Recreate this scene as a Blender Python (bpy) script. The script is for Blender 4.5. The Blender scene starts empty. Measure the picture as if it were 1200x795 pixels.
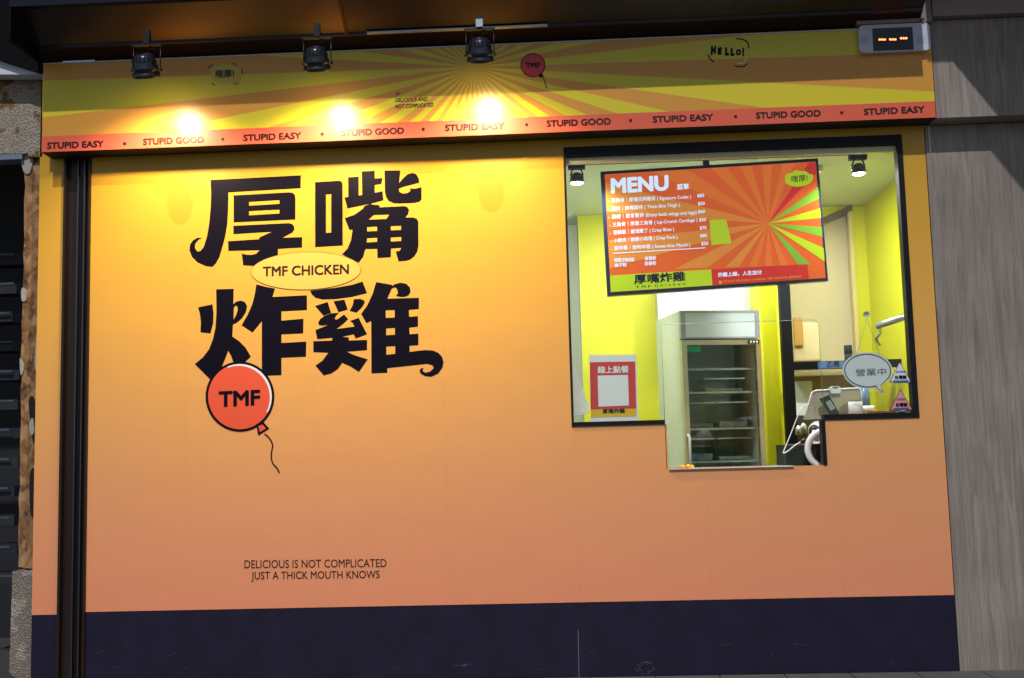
import bpy, math, random
from math import radians as R, sin, cos, pi
from mathutils import Vector, Matrix
from mathutils.geometry import tessellate_polygon
random.seed(7)
S = bpy.context.scene
COL = S.collection
SY = -.12                                      # front face of the sign board

# ------------------------------------------------------------------ camera
YAW, PITCH, ROLL = -0.04582389, 0.10220084, -0.02586359
CAM = Vector((2.61406212, -5.37254596, 1.0622190))
FPX = 1300.0                                   # focal length in photo pixels (photo 1200 x 795)
f_ = Vector((sin(YAW)*cos(PITCH), cos(YAW)*cos(PITCH), sin(PITCH)))
r_ = Vector((cos(YAW), -sin(YAW), 0)); u_ = r_.cross(f_)
rt = r_*cos(ROLL) + u_*sin(ROLL); up = -r_*sin(ROLL) + u_*cos(ROLL)
cam_d = bpy.data.cameras.new('camera'); cam = bpy.data.objects.new('camera', cam_d); COL.objects.link(cam)
cam_d.sensor_width = 36; cam_d.lens = 36*FPX/1200; cam_d.clip_start = .05; cam_d.clip_end = 500
cam.matrix_world = Matrix.Translation(CAM) @ Matrix((rt, up, -f_)).transposed().to_4x4()
S.camera = cam

# ------------------------------------------------------------------ world, sun, exposure
S.view_settings.view_transform = 'Standard'; S.view_settings.look = 'None'
S.view_settings.exposure = 0.12; S.view_settings.gamma = 1.0
SUNB = 1.2; SUN_EL = math.atan(SUNB)
w = bpy.data.worlds.new('World'); S.world = w; w.use_nodes = True
nt = w.node_tree; bg = nt.nodes['Background']
sky = nt.nodes.new('ShaderNodeTexSky'); sky.sky_type = 'NISHITA'; sky.sun_disc = False
sky.sun_elevation = SUN_EL; sky.sun_rotation = R(180)
nt.links.new(sky.outputs[0], bg.inputs[0]); bg.inputs[1].default_value = 0.05
sl = bpy.data.lights.new('sun', 'SUN'); so = bpy.data.objects.new('sun', sl); COL.objects.link(so)
sl.energy = 1.8; sl.angle = R(.6); sl.color = (1, .975, .95)
so.rotation_euler = Vector((0.02, 1, -SUNB)).to_track_quat('-Z', 'Y').to_euler(); so.location = (2, -8, 9)

# ------------------------------------------------------------------ helpers
def W(px, py, Y=0.0):
    """point of the plane at depth Y (metres behind the wall face) seen at a photo pixel"""
    d = f_ + rt*((px-600)/FPX) - up*((py-397.5)/FPX)
    return CAM + d*((Y - CAM.y)/d.y)
def srgb(r, g, b, a=1):
    c = lambda v: (v/255)/12.92 if v/255 <= .04045 else ((v/255+.055)/1.055)**2.4
    return (c(r), c(g), c(b), a)
MATS = {}
def mat(name, col=(.5,.5,.5,1), rough=.5, metal=0, noise=0, nscale=20, bump=0, bscale=40, emit=0, ecol=None, spec=.5, coat=0, stretch=None):
    if name in MATS: return MATS[name]
    m = bpy.data.materials.new(name); m.use_nodes = True; MATS[name] = m
    n = m.node_tree.nodes; l = m.node_tree.links; p = n['Principled BSDF']
    p.inputs['Base Color'].default_value = col; p.inputs['Roughness'].default_value = rough
    p.inputs['Metallic'].default_value = metal; p.inputs['Specular IOR Level'].default_value = spec
    p.inputs['Coat Weight'].default_value = coat
    if emit:
        p.inputs['Emission Color'].default_value = ecol or col; p.inputs['Emission Strength'].default_value = emit
    if noise or bump:
        g = n.new('ShaderNodeNewGeometry'); mp = n.new('ShaderNodeMapping'); l.new(g.outputs['Position'], mp.inputs[0])
        if stretch: mp.inputs['Scale'].default_value = stretch
    if noise:
        t = n.new('ShaderNodeTexNoise'); t.inputs['Scale'].default_value = nscale; t.inputs['Detail'].default_value = 6
        l.new(mp.outputs[0], t.inputs['Vector'])
        mr = n.new('ShaderNodeMapRange'); mr.inputs[1].default_value = .25; mr.inputs[2].default_value = .75
        mr.inputs[3].default_value = 1-noise; mr.inputs[4].default_value = 1+noise; l.new(t.outputs[0], mr.inputs[0])
        mx = n.new('ShaderNodeVectorMath'); mx.operation = 'SCALE'; mx.inputs[0].default_value = col[:3]
        l.new(mr.outputs[0], mx.inputs['Scale']); l.new(mx.outputs[0], p.inputs['Base Color'])
    if bump:
        t2 = n.new('ShaderNodeTexNoise'); t2.inputs['Scale'].default_value = bscale; t2.inputs['Detail'].default_value = 4
        l.new(mp.outputs[0], t2.inputs['Vector'])
        b = n.new('ShaderNodeBump'); b.inputs['Strength'].default_value = bump; b.inputs['Distance'].default_value = .01
        l.new(t2.outputs[0], b.inputs['Height']); l.new(b.outputs[0], p.inputs['Normal'])
    return m

class MB:
    def __init__(s): s.v = []; s.f = []; s.smooth = set()
    def face(s, pts):
        i = len(s.v); s.v += [tuple(p) for p in pts]; s.f.append(tuple(range(i, i+len(pts)))); return s
    def box(s, x0, x1, y0, y1, z0, z1):
        x0, x1 = sorted((x0, x1)); y0, y1 = sorted((y0, y1)); z0, z1 = sorted((z0, z1)); i = len(s.v)
        s.v += [(x0,y0,z0),(x1,y0,z0),(x1,y1,z0),(x0,y1,z0),(x0,y0,z1),(x1,y0,z1),(x1,y1,z1),(x0,y1,z1)]
        s.f += [tuple(i+k for k in q) for q in ((3,2,1,0),(4,5,6,7),(0,1,5,4),(1,2,6,5),(2,3,7,6),(3,0,4,7))]; return s
    def prism(s, pts, y0, y1, holes=()):
        """outline in (x,z), solid from y0 (front) to y1"""
        loops = [list(pts)] + [list(h) for h in holes]
        flat = [p for lp in loops for p in lp]; i = len(s.v); n = len(flat)
        s.v += [(p[0], y0, p[1]) for p in flat] + [(p[0], y1, p[1]) for p in flat]
        for t in tessellate_polygon([[Vector((p[0], p[1], 0)) for p in lp] for lp in loops]):
            a, b, c = (flat[k] for k in t)
            cr = (b[0]-a[0])*(c[1]-a[1]) - (b[1]-a[1])*(c[0]-a[0])
            t = tuple(t) if cr > 0 else tuple(reversed(t))      # counter-clockwise in x,z faces -Y
            s.f.append(tuple(i+k for k in t)); s.f.append(tuple(i+n+k for k in reversed(t)))
        o = 0
        for li, lp in enumerate(loops):
            m = len(lp); ar = sum(lp[k][0]*lp[(k+1) % m][1]-lp[(k+1) % m][0]*lp[k][1] for k in range(m))
            for k in range(m):
                a, b = i+o+k, i+o+(k+1) % m
                q = (b, a, a+n, b+n)
                if (ar > 0) == (li == 0): s.f.append(q)
                else: s.f.append(tuple(reversed(q)))
            o += m
        return s
    def sheet(s, pts, y, holes=()):
        loops = [list(pts)] + [list(h) for h in holes]; flat = [p for lp in loops for p in lp]; i = len(s.v)
        s.v += [(p[0], y, p[1]) for p in flat]
        for t in tessellate_polygon([[Vector((p[0], p[1], 0)) for p in lp] for lp in loops]):
            a, b, c = (flat[k] for k in t)
            cr = (b[0]-a[0])*(c[1]-a[1]) - (b[1]-a[1])*(c[0]-a[0])
            s.f.append(tuple(i+k for k in (t if cr > 0 else reversed(t))))
        return s
    def tube(s, path, r, n=10, caps=True):
        path = [Vector(p) for p in path]; rr = r if isinstance(r, (list, tuple)) else [r]*len(path); i0 = len(s.v)
        prev = None
        for k, p in enumerate(path):
            t = (path[min(k+1, len(path)-1)] - path[max(k-1, 0)]).normalized()
            if prev is None:
                a = t.orthogonal().normalized()
            else:
                a = (prev - t*prev.dot(t)).normalized()
            prev = a; b = t.cross(a)
            for j in range(n):
                an = 2*pi*j/n; s.v.append(tuple(p + (a*cos(an)+b*sin(an))*rr[k]))
        for k in range(len(path)-1):
            for j in range(n):
                a = i0+k*n+j; b = i0+k*n+(j+1) % n
                s.smooth.add(len(s.f)); s.f.append((a, b, b+n, a+n))
        if caps:
            s.f.append(tuple(reversed(range(i0, i0+n)))); e = i0+(len(path)-1)*n; s.f.append(tuple(range(e, e+n)))
        return s
    def lathe(s, c, axis, prof, n=24):
        """prof: (distance along axis, radius)"""
        ax = Vector(axis).normalized(); a = ax.orthogonal().normalized(); b = ax.cross(a); c = Vector(c); i0 = len(s.v)
        for h, r in prof:
            for j in range(n):
                an = 2*pi*j/n; s.v.append(tuple(c + ax*h + (a*cos(an)+b*sin(an))*max(r, 1e-4)))
        for k in range(len(prof)-1):
            for j in range(n):
                x = i0+k*n+j; y = i0+k*n+(j+1) % n
                s.smooth.add(len(s.f)); s.f.append((x, y, y+n, x+n))
        return s
    def extend(s, me, fn):
        i = len(s.v); s.v += [tuple(fn(v.co)) for v in me.vertices]; s.f += [tuple(i+k for k in p.vertices) for p in me.polygons]; return s

OFF = {}
def build(name, mb, m, parent=None, loc=None, local=False, label=None, bevel=0):
    """one mesh object; vertices are given in world space unless local"""
    off = Vector((0,0,0)) if local else (OFF.get(parent.name, Vector((0,0,0))) if parent else Vector(loc or (0,0,0)))
    me = bpy.data.meshes.new(name)
    me.from_pydata([tuple(Vector(v)-off) for v in mb.v], [], mb.f); me.update()
    for i in mb.smooth: me.polygons[i].use_smooth = True
    me.materials.append(m)
    o = bpy.data.objects.new(name, me); COL.objects.link(o)
    if parent: o.parent = parent
    else: o.location = off
    OFF[o.name] = off
    if label: o['label'] = label
    if bevel:
        b = o.modifiers.new('bevel', 'BEVEL'); b.width = bevel; b.segments = 2; b.limit_method = 'ANGLE'
    return o
def thing(name, label, cat, loc=(0,0,0), rz=0, group=None):
    o = bpy.data.objects.new(name, None); COL.objects.link(o); o.location = loc; o.rotation_euler = (0,0,rz)
    o.empty_display_size = .1; o['label'] = label; o['category'] = cat
    if group: o['group'] = group
    OFF[o.name] = Vector(loc); return o
def tag(o, label, cat, group=None):
    o['label'] = label; o['category'] = cat
    if group: o['group'] = group
    return o
def structure(o): o['kind'] = 'structure'; return o
def dup(root, loc, label):
    def cp(o, parent):
        c = o.copy(); COL.objects.link(c); c.parent = parent
        for ch in list(o.children): cp(ch, c)
        return c
    r = cp(root, None); r.location = loc; r['label'] = label; return r

def text_mb(body, a, b, capa, Y, bold=0.0, fit='width', shear=0, mb=None, cap_ref=None):
    """flat lettering on plane Y: baseline from photo pixel a to b, capital height capa in photo pixels"""
    c = bpy.data.curves.new('t', 'FONT'); c.body = body; c.resolution_u = 3; c.shear = shear
    o = bpy.data.objects.new('t', c); COL.objects.link(o)
    bpy.context.view_layer.update()
    me = bpy.data.meshes.new_from_object(o.evaluated_get(bpy.context.evaluated_depsgraph_get()))
    bpy.data.objects.remove(o); bpy.data.curves.remove(c)
    mb = mb or MB()
    if not me.vertices: return mb
    x0 = min(v.co.x for v in me.vertices)-bold; x1 = max(v.co.x for v in me.vertices)+bold
    y0 = min(v.co.y for v in me.vertices)-bold; y1 = max(v.co.y for v in me.vertices)+bold
    A, B = W(*a, Y), W(*b, Y); H = (W(a[0], a[1], Y)-W(a[0], a[1]-capa, Y)).length
    ex = B-A; sc = H/(y1-y0)
    shifts = [(0, 0)]
    if bold > 0: shifts += [(bold*cos(R(k*45+22)), bold*sin(R(k*45+22))) for k in range(8 if bold > .03 else 4*0+4)] if bold > .03 else [(bold, bold), (-bold, bold), (bold, -bold), (-bold, -bold)]
    for k, (sx_, sy_) in enumerate(shifts):                     # heavier weight: the same flat letter laid over itself
        mb.extend(me, lambda co: A + ex*((co.x+sx_-x0)/(x1-x0)) + Vector((0, -k*.00006, (co.y+sy_-y0)*sc)))
    bpy.data.meshes.remove(me); return mb
def crop(ox, oy, k):
    return lambda pts, Y=0: [(lambda p: (p.x, p.z))(W(ox+x/k, oy+y/k, Y)) for x, y in pts]
def px(pts, Y=0): return [(lambda p: (p.x, p.z))(W(x, y, Y)) for x, y in pts]
def smooth(pts, n=6, closed=True):
    """Catmull-Rom through the points"""
    o = []; m = len(pts)
    for i in range(m if closed else m-1):
        g = (lambda k: pts[k % m]) if closed else (lambda k: pts[max(0, min(m-1, k))])
        p0, p1, p2, p3 = g(i-1), g(i), g(i+1), g(i+2)
        for t in (j/n for j in range(n)):
            o.append(tuple(.5*(2*p1[d]+(p2[d]-p0[d])*t+(2*p0[d]-5*p1[d]+4*p2[d]-p3[d])*t*t+(3*p1[d]-p0[d]-3*p2[d]+p3[d])*t**3) for d in range(len(p1))))
    if not closed: o.append(tuple(pts[-1]))
    return o
def ell(cx, cy, rx, ry, n=48, a0=0, a1=360, tilt=0):
    c, s = cos(R(tilt)), sin(R(tilt)); out = []
    for i in range(n):
        t = R(a0+(a1-a0)*i/(n if a1-a0 == 360 else n-1)); x, y = rx*cos(t), ry*sin(t)
        out.append((cx+x*c-y*s, cy+x*s+y*c))
    return out
def stroke(pts, wd, Y, mb=None):
    """flat pen stroke through photo pixels, wd pixels wide"""
    mb = mb or MB(); L = []; Rr = []
    for i, p in enumerate(pts):
        q0 = pts[max(0, i-1)]; q1 = pts[min(len(pts)-1, i+1)]
        dx, dy = q1[0]-q0[0], q1[1]-q0[1]; d = math.hypot(dx, dy) or 1; nx, ny = -dy/d*wd/2, dx/d*wd/2
        L.append((p[0]+nx, p[1]+ny)); Rr.append((p[0]-nx, p[1]-ny))
    for i in range(len(pts)-1):
        P = [W(*q, Y) for q in (L[i], L[i+1], Rr[i+1], Rr[i])]
        a = (P[1]-P[0]).cross(P[2]-P[0])
        mb.face(P if a.y < 0 else P[::-1])
    return mb

# ------------------------------------------------------------------ materials
mat('awning_black', (.004,.004,.005,1), .7, spec=.1)
INK = mat('ink_navy', srgb(12,7,24), .4, spec=.16)
NAVY = mat('navy_vinyl', srgb(30,26,50), .45, noise=.22, nscale=7, bump=.10, bscale=12, spec=.3)
BLACK = mat('black_metal', (.008,.008,.01,1), .35)
BLACKM = mat('black_matt', (.004,.004,.006,1), .6, spec=.12)
STEEL = mat('brushed_steel', (.55,.57,.58,1), .28, .9, noise=.05, nscale=30)
WHITE = mat('white_plastic', srgb(225,228,235), .35)
PAPER = mat('white_paper', srgb(228,234,238), .7)
INTY = mat('yellow_green_paint', srgb(206,204,16), .5, noise=.03, nscale=3)
INTW = mat('pale_wall_paint', srgb(205,212,196), .6, noise=.03, nscale=3)
BEIGE = mat('beige_paint', srgb(228,214,172), .6, noise=.05, nscale=4)
SKIRT = mat('salmon_print', srgb(238,104,74), .3)
INKY = mat('pale_ink', srgb(236,190,92), .4, spec=.3)

def gradient_mat():
    m = bpy.data.materials.new('printed_vinyl'); m.use_nodes = True
    n = m.node_tree.nodes; l = m.node_tree.links; p = n['Principled BSDF']
    g = n.new('ShaderNodeNewGeometry'); sp = n.new('ShaderNodeSeparateXYZ'); l.new(g.outputs['Position'], sp.inputs[0])
    mr = n.new('ShaderNodeMapRange'); mr.inputs[1].default_value = .33; mr.inputs[2].default_value = 2.6; l.new(sp.outputs[2], mr.inputs[0])
    cr = n.new('ShaderNodeValToRGB'); e = cr.color_ramp.elements
    e[0].position = 0; e[0].color = srgb(236,150,112); e[1].position = 1; e[1].color = srgb(208,160,34)
    for pos, c in ((.2, (236,160,112)), (.42, (238,172,100)), (.62, (238,178,78)), (.8, (228,172,56))):
        x = e.new(pos); x.color = srgb(*c)
    l.new(mr.outputs[0], cr.inputs[0]); l.new(cr.outputs[0], p.inputs['Base Color'])
    p.inputs['Roughness'].default_value = .38
    t = n.new('ShaderNodeTexNoise'); t.inputs['Scale'].default_value = 5; t.inputs['Detail'].default_value = 3; l.new(g.outputs['Position'], t.inputs['Vector'])
    t3 = n.new('ShaderNodeTexNoise'); t3.inputs['Scale'].default_value = 180; l.new(g.outputs['Position'], t3.inputs['Vector'])
    ad = n.new('ShaderNodeMath'); ad.operation = 'MULTIPLY_ADD'; ad.inputs[1].default_value = .04; l.new(t3.outputs[0], ad.inputs[0]); l.new(t.outputs[0], ad.inputs[2])
    b = n.new('ShaderNodeBump'); b.inputs['Strength'].default_value = .2; b.inputs['Distance'].default_value = .012
    l.new(ad.outputs[0], b.inputs['Height']); l.new(b.outputs[0], p.inputs['Normal'])
    return m
VINYL = gradient_mat()

def burst_mat():
    c = W(555, 79, SY)
    m = bpy.data.materials.new('sunburst_print'); m.use_nodes = True
    n = m.node_tree.nodes; l = m.node_tree.links; p = n['Principled BSDF']
    g = n.new('ShaderNodeNewGeometry'); sp = n.new('ShaderNodeSeparateXYZ'); l.new(g.outputs['Position'], sp.inputs[0])
    def M(op, a, b=None):
        x = n.new('ShaderNodeMath'); x.operation = op
        for i, v in enumerate((a, b)):
            if v is None: continue
            if isinstance(v, (int, float)): x.inputs[i].default_value = v
            else: l.new(v, x.inputs[i])
        return x.outputs[0]
    dx = M('SUBTRACT', sp.outputs[0], c.x); dz = M('SUBTRACT', sp.outputs[2], c.z)
    an = M('ARCTAN2', dz, dx); k = M('MULTIPLY', an, 72/(2*pi)); k = M('ADD', k, 100.12)
    fr = M('MODULO', k, 2.0)
    # clean printed edge, a few per cent wide
    s = M('SUBTRACT', fr, 1.0); s = M('MULTIPLY', s, 60.0)
    tri = M('MINIMUM', M('MAXIMUM', s, -1.0), 1.0); s = M('MULTIPLY', M('ADD', tri, 1.0), .5)
    mx = n.new('ShaderNodeMix'); mx.data_type = 'RGBA'; l.new(s, mx.inputs[0])
    mx.inputs[6].default_value = srgb(226,208,42); mx.inputs[7].default_value = srgb(222,156,58)
    l.new(mx.outputs[2], p.inputs['Base Color']); p.inputs['Roughness'].default_value = .32
    t = n.new('ShaderNodeTexNoise'); t.inputs['Scale'].default_value = 4; l.new(g.outputs['Position'], t.inputs['Vector'])
    b = n.new('ShaderNodeBump'); b.inputs['Strength'].default_value = .06; b.inputs['Distance'].default_value = .01
    l.new(t.outputs[0], b.inputs['Height']); l.new(b.outputs[0], p.inputs['Normal'])
    return m
BURST = burst_mat()

def glass_mat(tint=(.93,.97,.95,1)):
    m = bpy.data.materials.new('clear_glass'); m.use_nodes = True
    n = m.node_tree.nodes; l = m.node_tree.links; n.remove(n['Principled BSDF'])
    tr = n.new('ShaderNodeBsdfTransparent'); tr.inputs[0].default_value = tint
    gl = n.new('ShaderNodeBsdfGlossy'); gl.inputs['Roughness'].default_value = .02
    lw = n.new('ShaderNodeLayerWeight'); lw.inputs[0].default_value = .5
    pw = n.new('ShaderNodeMath'); pw.operation = 'POWER'; l.new(lw.outputs['Facing'], pw.inputs[0]); pw.inputs[1].default_value = 5
    fr = n.new('ShaderNodeMath'); fr.operation = 'MULTIPLY_ADD'; l.new(pw.outputs[0], fr.inputs[0]); fr.inputs[1].default_value = .93; fr.inputs[2].default_value = .06
    mx = n.new('ShaderNodeMixShader'); l.new(fr.outputs[0], mx.inputs[0]); l.new(tr.outputs[0], mx.inputs[1]); l.new(gl.outputs[0], mx.inputs[2])
    l.new(mx.outputs[0], n['Material Output'].inputs[0]); return m
GLASS = glass_mat()
EDGE = mat('glass_edge', srgb(150,190,160), .2)

def wood_mat():
    m = bpy.data.materials.new('grey_wood_laminate'); m.use_nodes = True
    n = m.node_tree.nodes; l = m.node_tree.links; p = n['Principled BSDF']
    g = n.new('ShaderNodeNewGeometry')
    def noise(scale, st, detail=8, dist=0):
        mp = n.new('ShaderNodeMapping'); mp.inputs['Scale'].default_value = st; l.new(g.outputs['Position'], mp.inputs[0])
        t = n.new('ShaderNodeTexNoise'); t.inputs['Scale'].default_value = scale; t.inputs['Detail'].default_value = detail
        t.inputs['Distortion'].default_value = dist; l.new(mp.outputs[0], t.inputs['Vector']); return t.outputs[0]
    a = noise(5, (8,8,.45), 6, 1.2); b = noise(30, (9,9,.35), 6, .2); c = noise(2.2, (1,1,1), 3)
    m1 = n.new('ShaderNodeMath'); m1.operation = 'MULTIPLY_ADD'; l.new(b, m1.inputs[0]); m1.inputs[1].default_value = .55; l.new(a, m1.inputs[2])
    m2 = n.new('ShaderNodeMath'); m2.operation = 'MULTIPLY_ADD'; l.new(c, m2.inputs[0]); m2.inputs[1].default_value = .5; l.new(m1.outputs[0], m2.inputs[2])
    mr = n.new('ShaderNodeMapRange'); mr.inputs[1].default_value = .65; mr.inputs[2].default_value = 1.4; l.new(m2.outputs[0], mr.inputs[0])
    cr = n.new('ShaderNodeValToRGB'); e = cr.color_ramp.elements
    e[0].color = srgb(112,101,96); e[1].color = srgb(168,160,152)
    x = e.new(.45); x.color = srgb(139,128,120); l.new(mr.outputs[0], cr.inputs[0])
    l.new(cr.outputs[0], p.inputs['Base Color']); p.inputs['Roughness'].default_value = .5
    bp = n.new('ShaderNodeBump'); bp.inputs['Strength'].default_value = .15; bp.inputs['Distance'].default_value = .004
    l.new(b, bp.inputs['Height']); l.new(bp.outputs[0], p.inputs['Normal']); return m
WOOD = wood_mat()

def osb_mat():
    m = bpy.data.materials.new('weathered_chipboard'); m.use_nodes = True
    n = m.node_tree.nodes; l = m.node_tree.links; p = n['Principled BSDF']
    g = n.new('ShaderNodeNewGeometry')
    v = n.new('ShaderNodeTexVoronoi'); v.inputs['Scale'].default_value = 38
    mp = n.new('ShaderNodeMapping'); mp.inputs['Scale'].default_value = (1,1,.6); l.new(g.outputs['Position'], mp.inputs[0]); l.new(mp.outputs[0], v.inputs['Vector'])
    t = n.new('ShaderNodeTexNoise'); t.inputs['Scale'].default_value = 22; t.inputs['Detail'].default_value = 8; l.new(g.outputs['Position'], t.inputs['Vector'])
    bw = n.new('ShaderNodeSeparateColor'); l.new(v.outputs['Color'], bw.inputs[0])
    mm = n.new('ShaderNodeMath'); mm.operation = 'MULTIPLY_ADD'; l.new(bw.outputs[0], mm.inputs[0]); mm.inputs[1].default_value = .45; l.new(t.outputs[0], mm.inputs[2])
    cr = n.new('ShaderNodeValToRGB'); e = cr.color_ramp.elements
    e[0].position = .35; e[0].color = srgb(54,34,22); e[1].position = 1; e[1].color = srgb(176,138,96)
    x = e.new(.6); x.color = srgb(128,90,56); l.new(mm.outputs[0], cr.inputs[0]); l.new(cr.outputs[0], p.inputs['Base Color'])
    p.inputs['Roughness'].default_value = .8
    b = n.new('ShaderNodeBump'); b.inputs['Strength'].default_value = .5; b.inputs['Distance'].default_value = .006; l.new(mm.outputs[0], b.inputs['Height']); l.new(b.outputs[0], p.inputs['Normal'])
    return m
OSB = osb_mat()

def render_mat(name, base, patch, thr=.56, sc=9):
    m = bpy.data.materials.new(name); m.use_nodes = True
    n = m.node_tree.nodes; l = m.node_tree.links; p = n['Principled BSDF']
    g = n.new('ShaderNodeNewGeometry')
    t = n.new('ShaderNodeTexNoise'); t.inputs['Scale'].default_value = sc; t.inputs['Detail'].default_value = 10; t.inputs['Roughness'].default_value = .6; l.new(g.outputs['Position'], t.inputs['Vector'])
    v = n.new('ShaderNodeTexVoronoi'); v.inputs['Scale'].default_value = 110; l.new(g.outputs['Position'], v.inputs['Vector'])
    cr = n.new('ShaderNodeValToRGB'); e = cr.color_ramp.elements
    e[0].position = thr-.02; e[0].color = (*base[:3], 1); e[1].position = thr+.015; e[1].color = (*patch[:3], 1)
    l.new(t.outputs[0], cr.inputs[0])
    mr = n.new('ShaderNodeMapRange'); mr.inputs[2].default_value = .7; mr.inputs[3].default_value = .6; mr.inputs[4].default_value = 1.35; l.new(v.outputs['Distance'], mr.inputs[0])
    x = n.new('ShaderNodeVectorMath'); x.operation = 'SCALE'; l.new(cr.outputs[0], x.inputs[0]); l.new(mr.outputs[0], x.inputs['Scale'])
    l.new(x.outputs[0], p.inputs['Base Color']); p.inputs['Roughness'].default_value = .9
    b = n.new('ShaderNodeBump'); b.inputs['Strength'].default_value = .7; b.inputs['Distance'].default_value = .008; l.new(v.outputs['Distance'], b.inputs['Height']); l.new(b.outputs[0], p.inputs['Normal'])
    return m
PLASTER = render_mat('crumbling_plaster', srgb(150,140,128), srgb(120,82,46), .55, 7)
CONC = render_mat('rough_concrete', srgb(120,112,104), srgb(146,138,128), .52, 6)

# ------------------------------------------------------------------ setting
structure(build('ground', MB().face([(-60,-60,-.012),(60,-60,-.012),(60,60,-.012),(-60,60,-.012)]), mat('asphalt', (.05,.05,.052,1), .85, noise=.2, nscale=30, bump=.3, bscale=200)))
pv = structure(build('pavement', MB().face([(-4,-3,-.004),(9,-3,-.004),(9,.0,-.004),(-4,.0,-.004)]), mat('pavement_joint', (.06,.06,.06,1), .9)))
tile = MB().box(0,.294,0,.294,-.003,.004); tm = mat('pavement_tile', srgb(86,84,84), .75, noise=.2, nscale=12, bump=.2)
tme = None
for i in range(24):
    for j in range(4):
        x, y = -1.2+i*.3, -1.21+j*.3
        if tme is None:
            o = build('tile', tile, tm, pv, local=True); tme = o
        else:
            o = tme.copy(); COL.objects.link(o)
        o.location = (x, y, 0)
structure(build('interior_floor', MB().face([(2,.2,.01),(6,.2,.01),(6,4,.01),(2,4,.01)]), mat('floor_vinyl', srgb(120,116,108), .5, noise=.1)))

# ------------------------------------------------------------------ shop wall
WX0, WX1 = .0, 4.405
ZK = W(600, 708).z                            # top of the navy kick band
ZT = 3.0
wl, wr, wt, wb, wc = 2.648, 4.295, 2.556, 1.183, .965
nl, nr = 3.095, 3.848                         # notch of the hatch
xp0, xp1 = W(72, 450).x, W(104, 450).x        # shutter rail
shop = thing('shop_wall', 'takeaway shop front wall printed in a yellow to salmon gradient with black Chinese lettering', 'shop wall', (xp1, 0, 0))
seams = [xp1] + [W(s, 600).x for s in (217, 370, 524, 677, 830, 984)] + [WX1]
G = .00012
def cells(x0, x1, z0, z1):
    bs = sorted({x0, x1, *[x for x in (wl, nl, nr, wr) if x0 < x < x1]}); out = []
    for a, b in zip(bs, bs[1:]):
        m = (a+b)/2
        if wl < m < wr:
            bot = wc if nl < m < nr else wb
            if z0 < bot: out.append((a, b, z0, min(z1, bot)))
            if z1 > wt: out.append((a, b, max(z0, wt), z1))
        else: out.append((a, b, z0, z1))
    return out
for a, b in zip(seams, seams[1:]):
    mb = MB()
    for c in cells(a+G, b-G, ZK+.0015, ZT): mb.box(c[0], c[1], 0, .018, c[2], c[3])
    build('printed_panel', mb, VINYL, shop)
    build('kick_panel', MB().box(a+G, b-G, .001, .019, 0.0, ZK-.001), NAVY, shop)
# studs/backing board behind the skin, around the window
mb = MB()
for c in cells(xp1, WX1, 0, ZT+.3): mb.box(c[0], c[1], .021, .10, c[2] + (0 if c[2] < .1 else .004), c[3] - (0.05 if c[3] < 2.5 else 0))
build('backing_board', mb, mat('backing_ply', srgb(190,130,80), .8), shop)
# scuffs on the kick band
sc = MB()
for k in range(16):
    t = k/16*pi*1.7
    cx, cy, r = 757+random.uniform(-2,2), 783+random.uniform(-2,2), 5+random.random()*5
    stroke([(cx+r*cos(t+j*.2)*1.2, cy+r*sin(t+j*.2)*.8) for j in range(3+random.randint(0,4))], .5, -.0012, sc)
for k in range(5): stroke([(534+random.uniform(-4,16), 779+random.uniform(-2,2)) , (538+random.uniform(-4,16), 779+random.uniform(-2,2))], .5, -.0012, sc)
for k in range(16):
    u_, v_ = random.uniform(120, 1090), 700+random.betavariate(3,1)*85
    stroke([(u_, v_), (u_+random.uniform(-7,7), v_+random.uniform(-2,2)), (u_+random.uniform(-10,10), v_+random.uniform(-3,3))], .28, -.0012, sc)
build('scuff', sc, mat('scuff_chalk', srgb(78,84,106), .8), shop)
build('scratch', stroke([(677.5, 738), (678.5, 795)], .8, -.0012), mat('scuff_pale', srgb(104,106,120), .8), shop)

# --- the four big characters
PY = -.0008
A = crop(210, 190, 6.1125); B = crop(350, 190, 6.1125); C_ = crop(210, 320, 6.1125); D = crop(350, 320, 6.1167)
g = MB()
g.sheet(A([(225,130),(872,95),(870,188),(352,218),(350,330),(345,440),(330,530),(312,600),(288,680),(262,728),(238,751),(190,746),(130,718),(92,680),(73,632),(78,590),(98,562),(130,543),(165,543),(138,558),(115,586),(112,616),(130,642),(152,638),(176,608),(200,530),(215,440),(226,320),(229,220)], PY), PY)
g.sheet(A([(390,240),(790,217),(815,222),(828,236),(832,258),(832,412),(390,433)], PY), PY, [A(h, PY) for h in ([(500,286),(718,273),(718,300),(500,313)], [(500,352),(718,341),(718,369),(500,382)])])
g.sheet(A([(388,457),(785,438),(808,444),(822,460),(825,482),(812,505),(738,543),(880,538),(880,613),(708,622),(706,675),(652,690),(600,715),(550,745),(458,740),(448,655),(480,664),(515,666),(550,658),(577,632),(352,637),(350,568),(573,553),(575,540),(665,500),(388,517)], PY), PY)
build('painted_character', g, INK, shop, label='upper left black Chinese character with a curled foot')
g = MB()
g.sheet(B([(117,145),(290,134),(306,140),(314,155),(316,598),(118,610)], PY), PY, [B([(196,233),(233,230),(233,505),(196,508)], PY)])
g.sheet(B([(353,110),(430,105),(430,240),(455,236),(452,68),(543,63),(545,118),(600,115),(592,158),(545,165),(545,220),(600,210),(607,275),(520,298),(350,333),(328,255),(356,250)], PY), PY)
g.sheet(B([(615,62),(727,60),(720,152),(745,120),(780,88),(815,78),(842,88),(860,118),(863,150),(790,168),(745,180),(717,192),(722,215),(745,226),(780,222),(800,208),(798,188),(815,192),(840,190),(880,180),(880,268),(865,285),(830,293),(720,298),(680,295),(645,280),(628,255),(618,215)], PY), PY)
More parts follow.
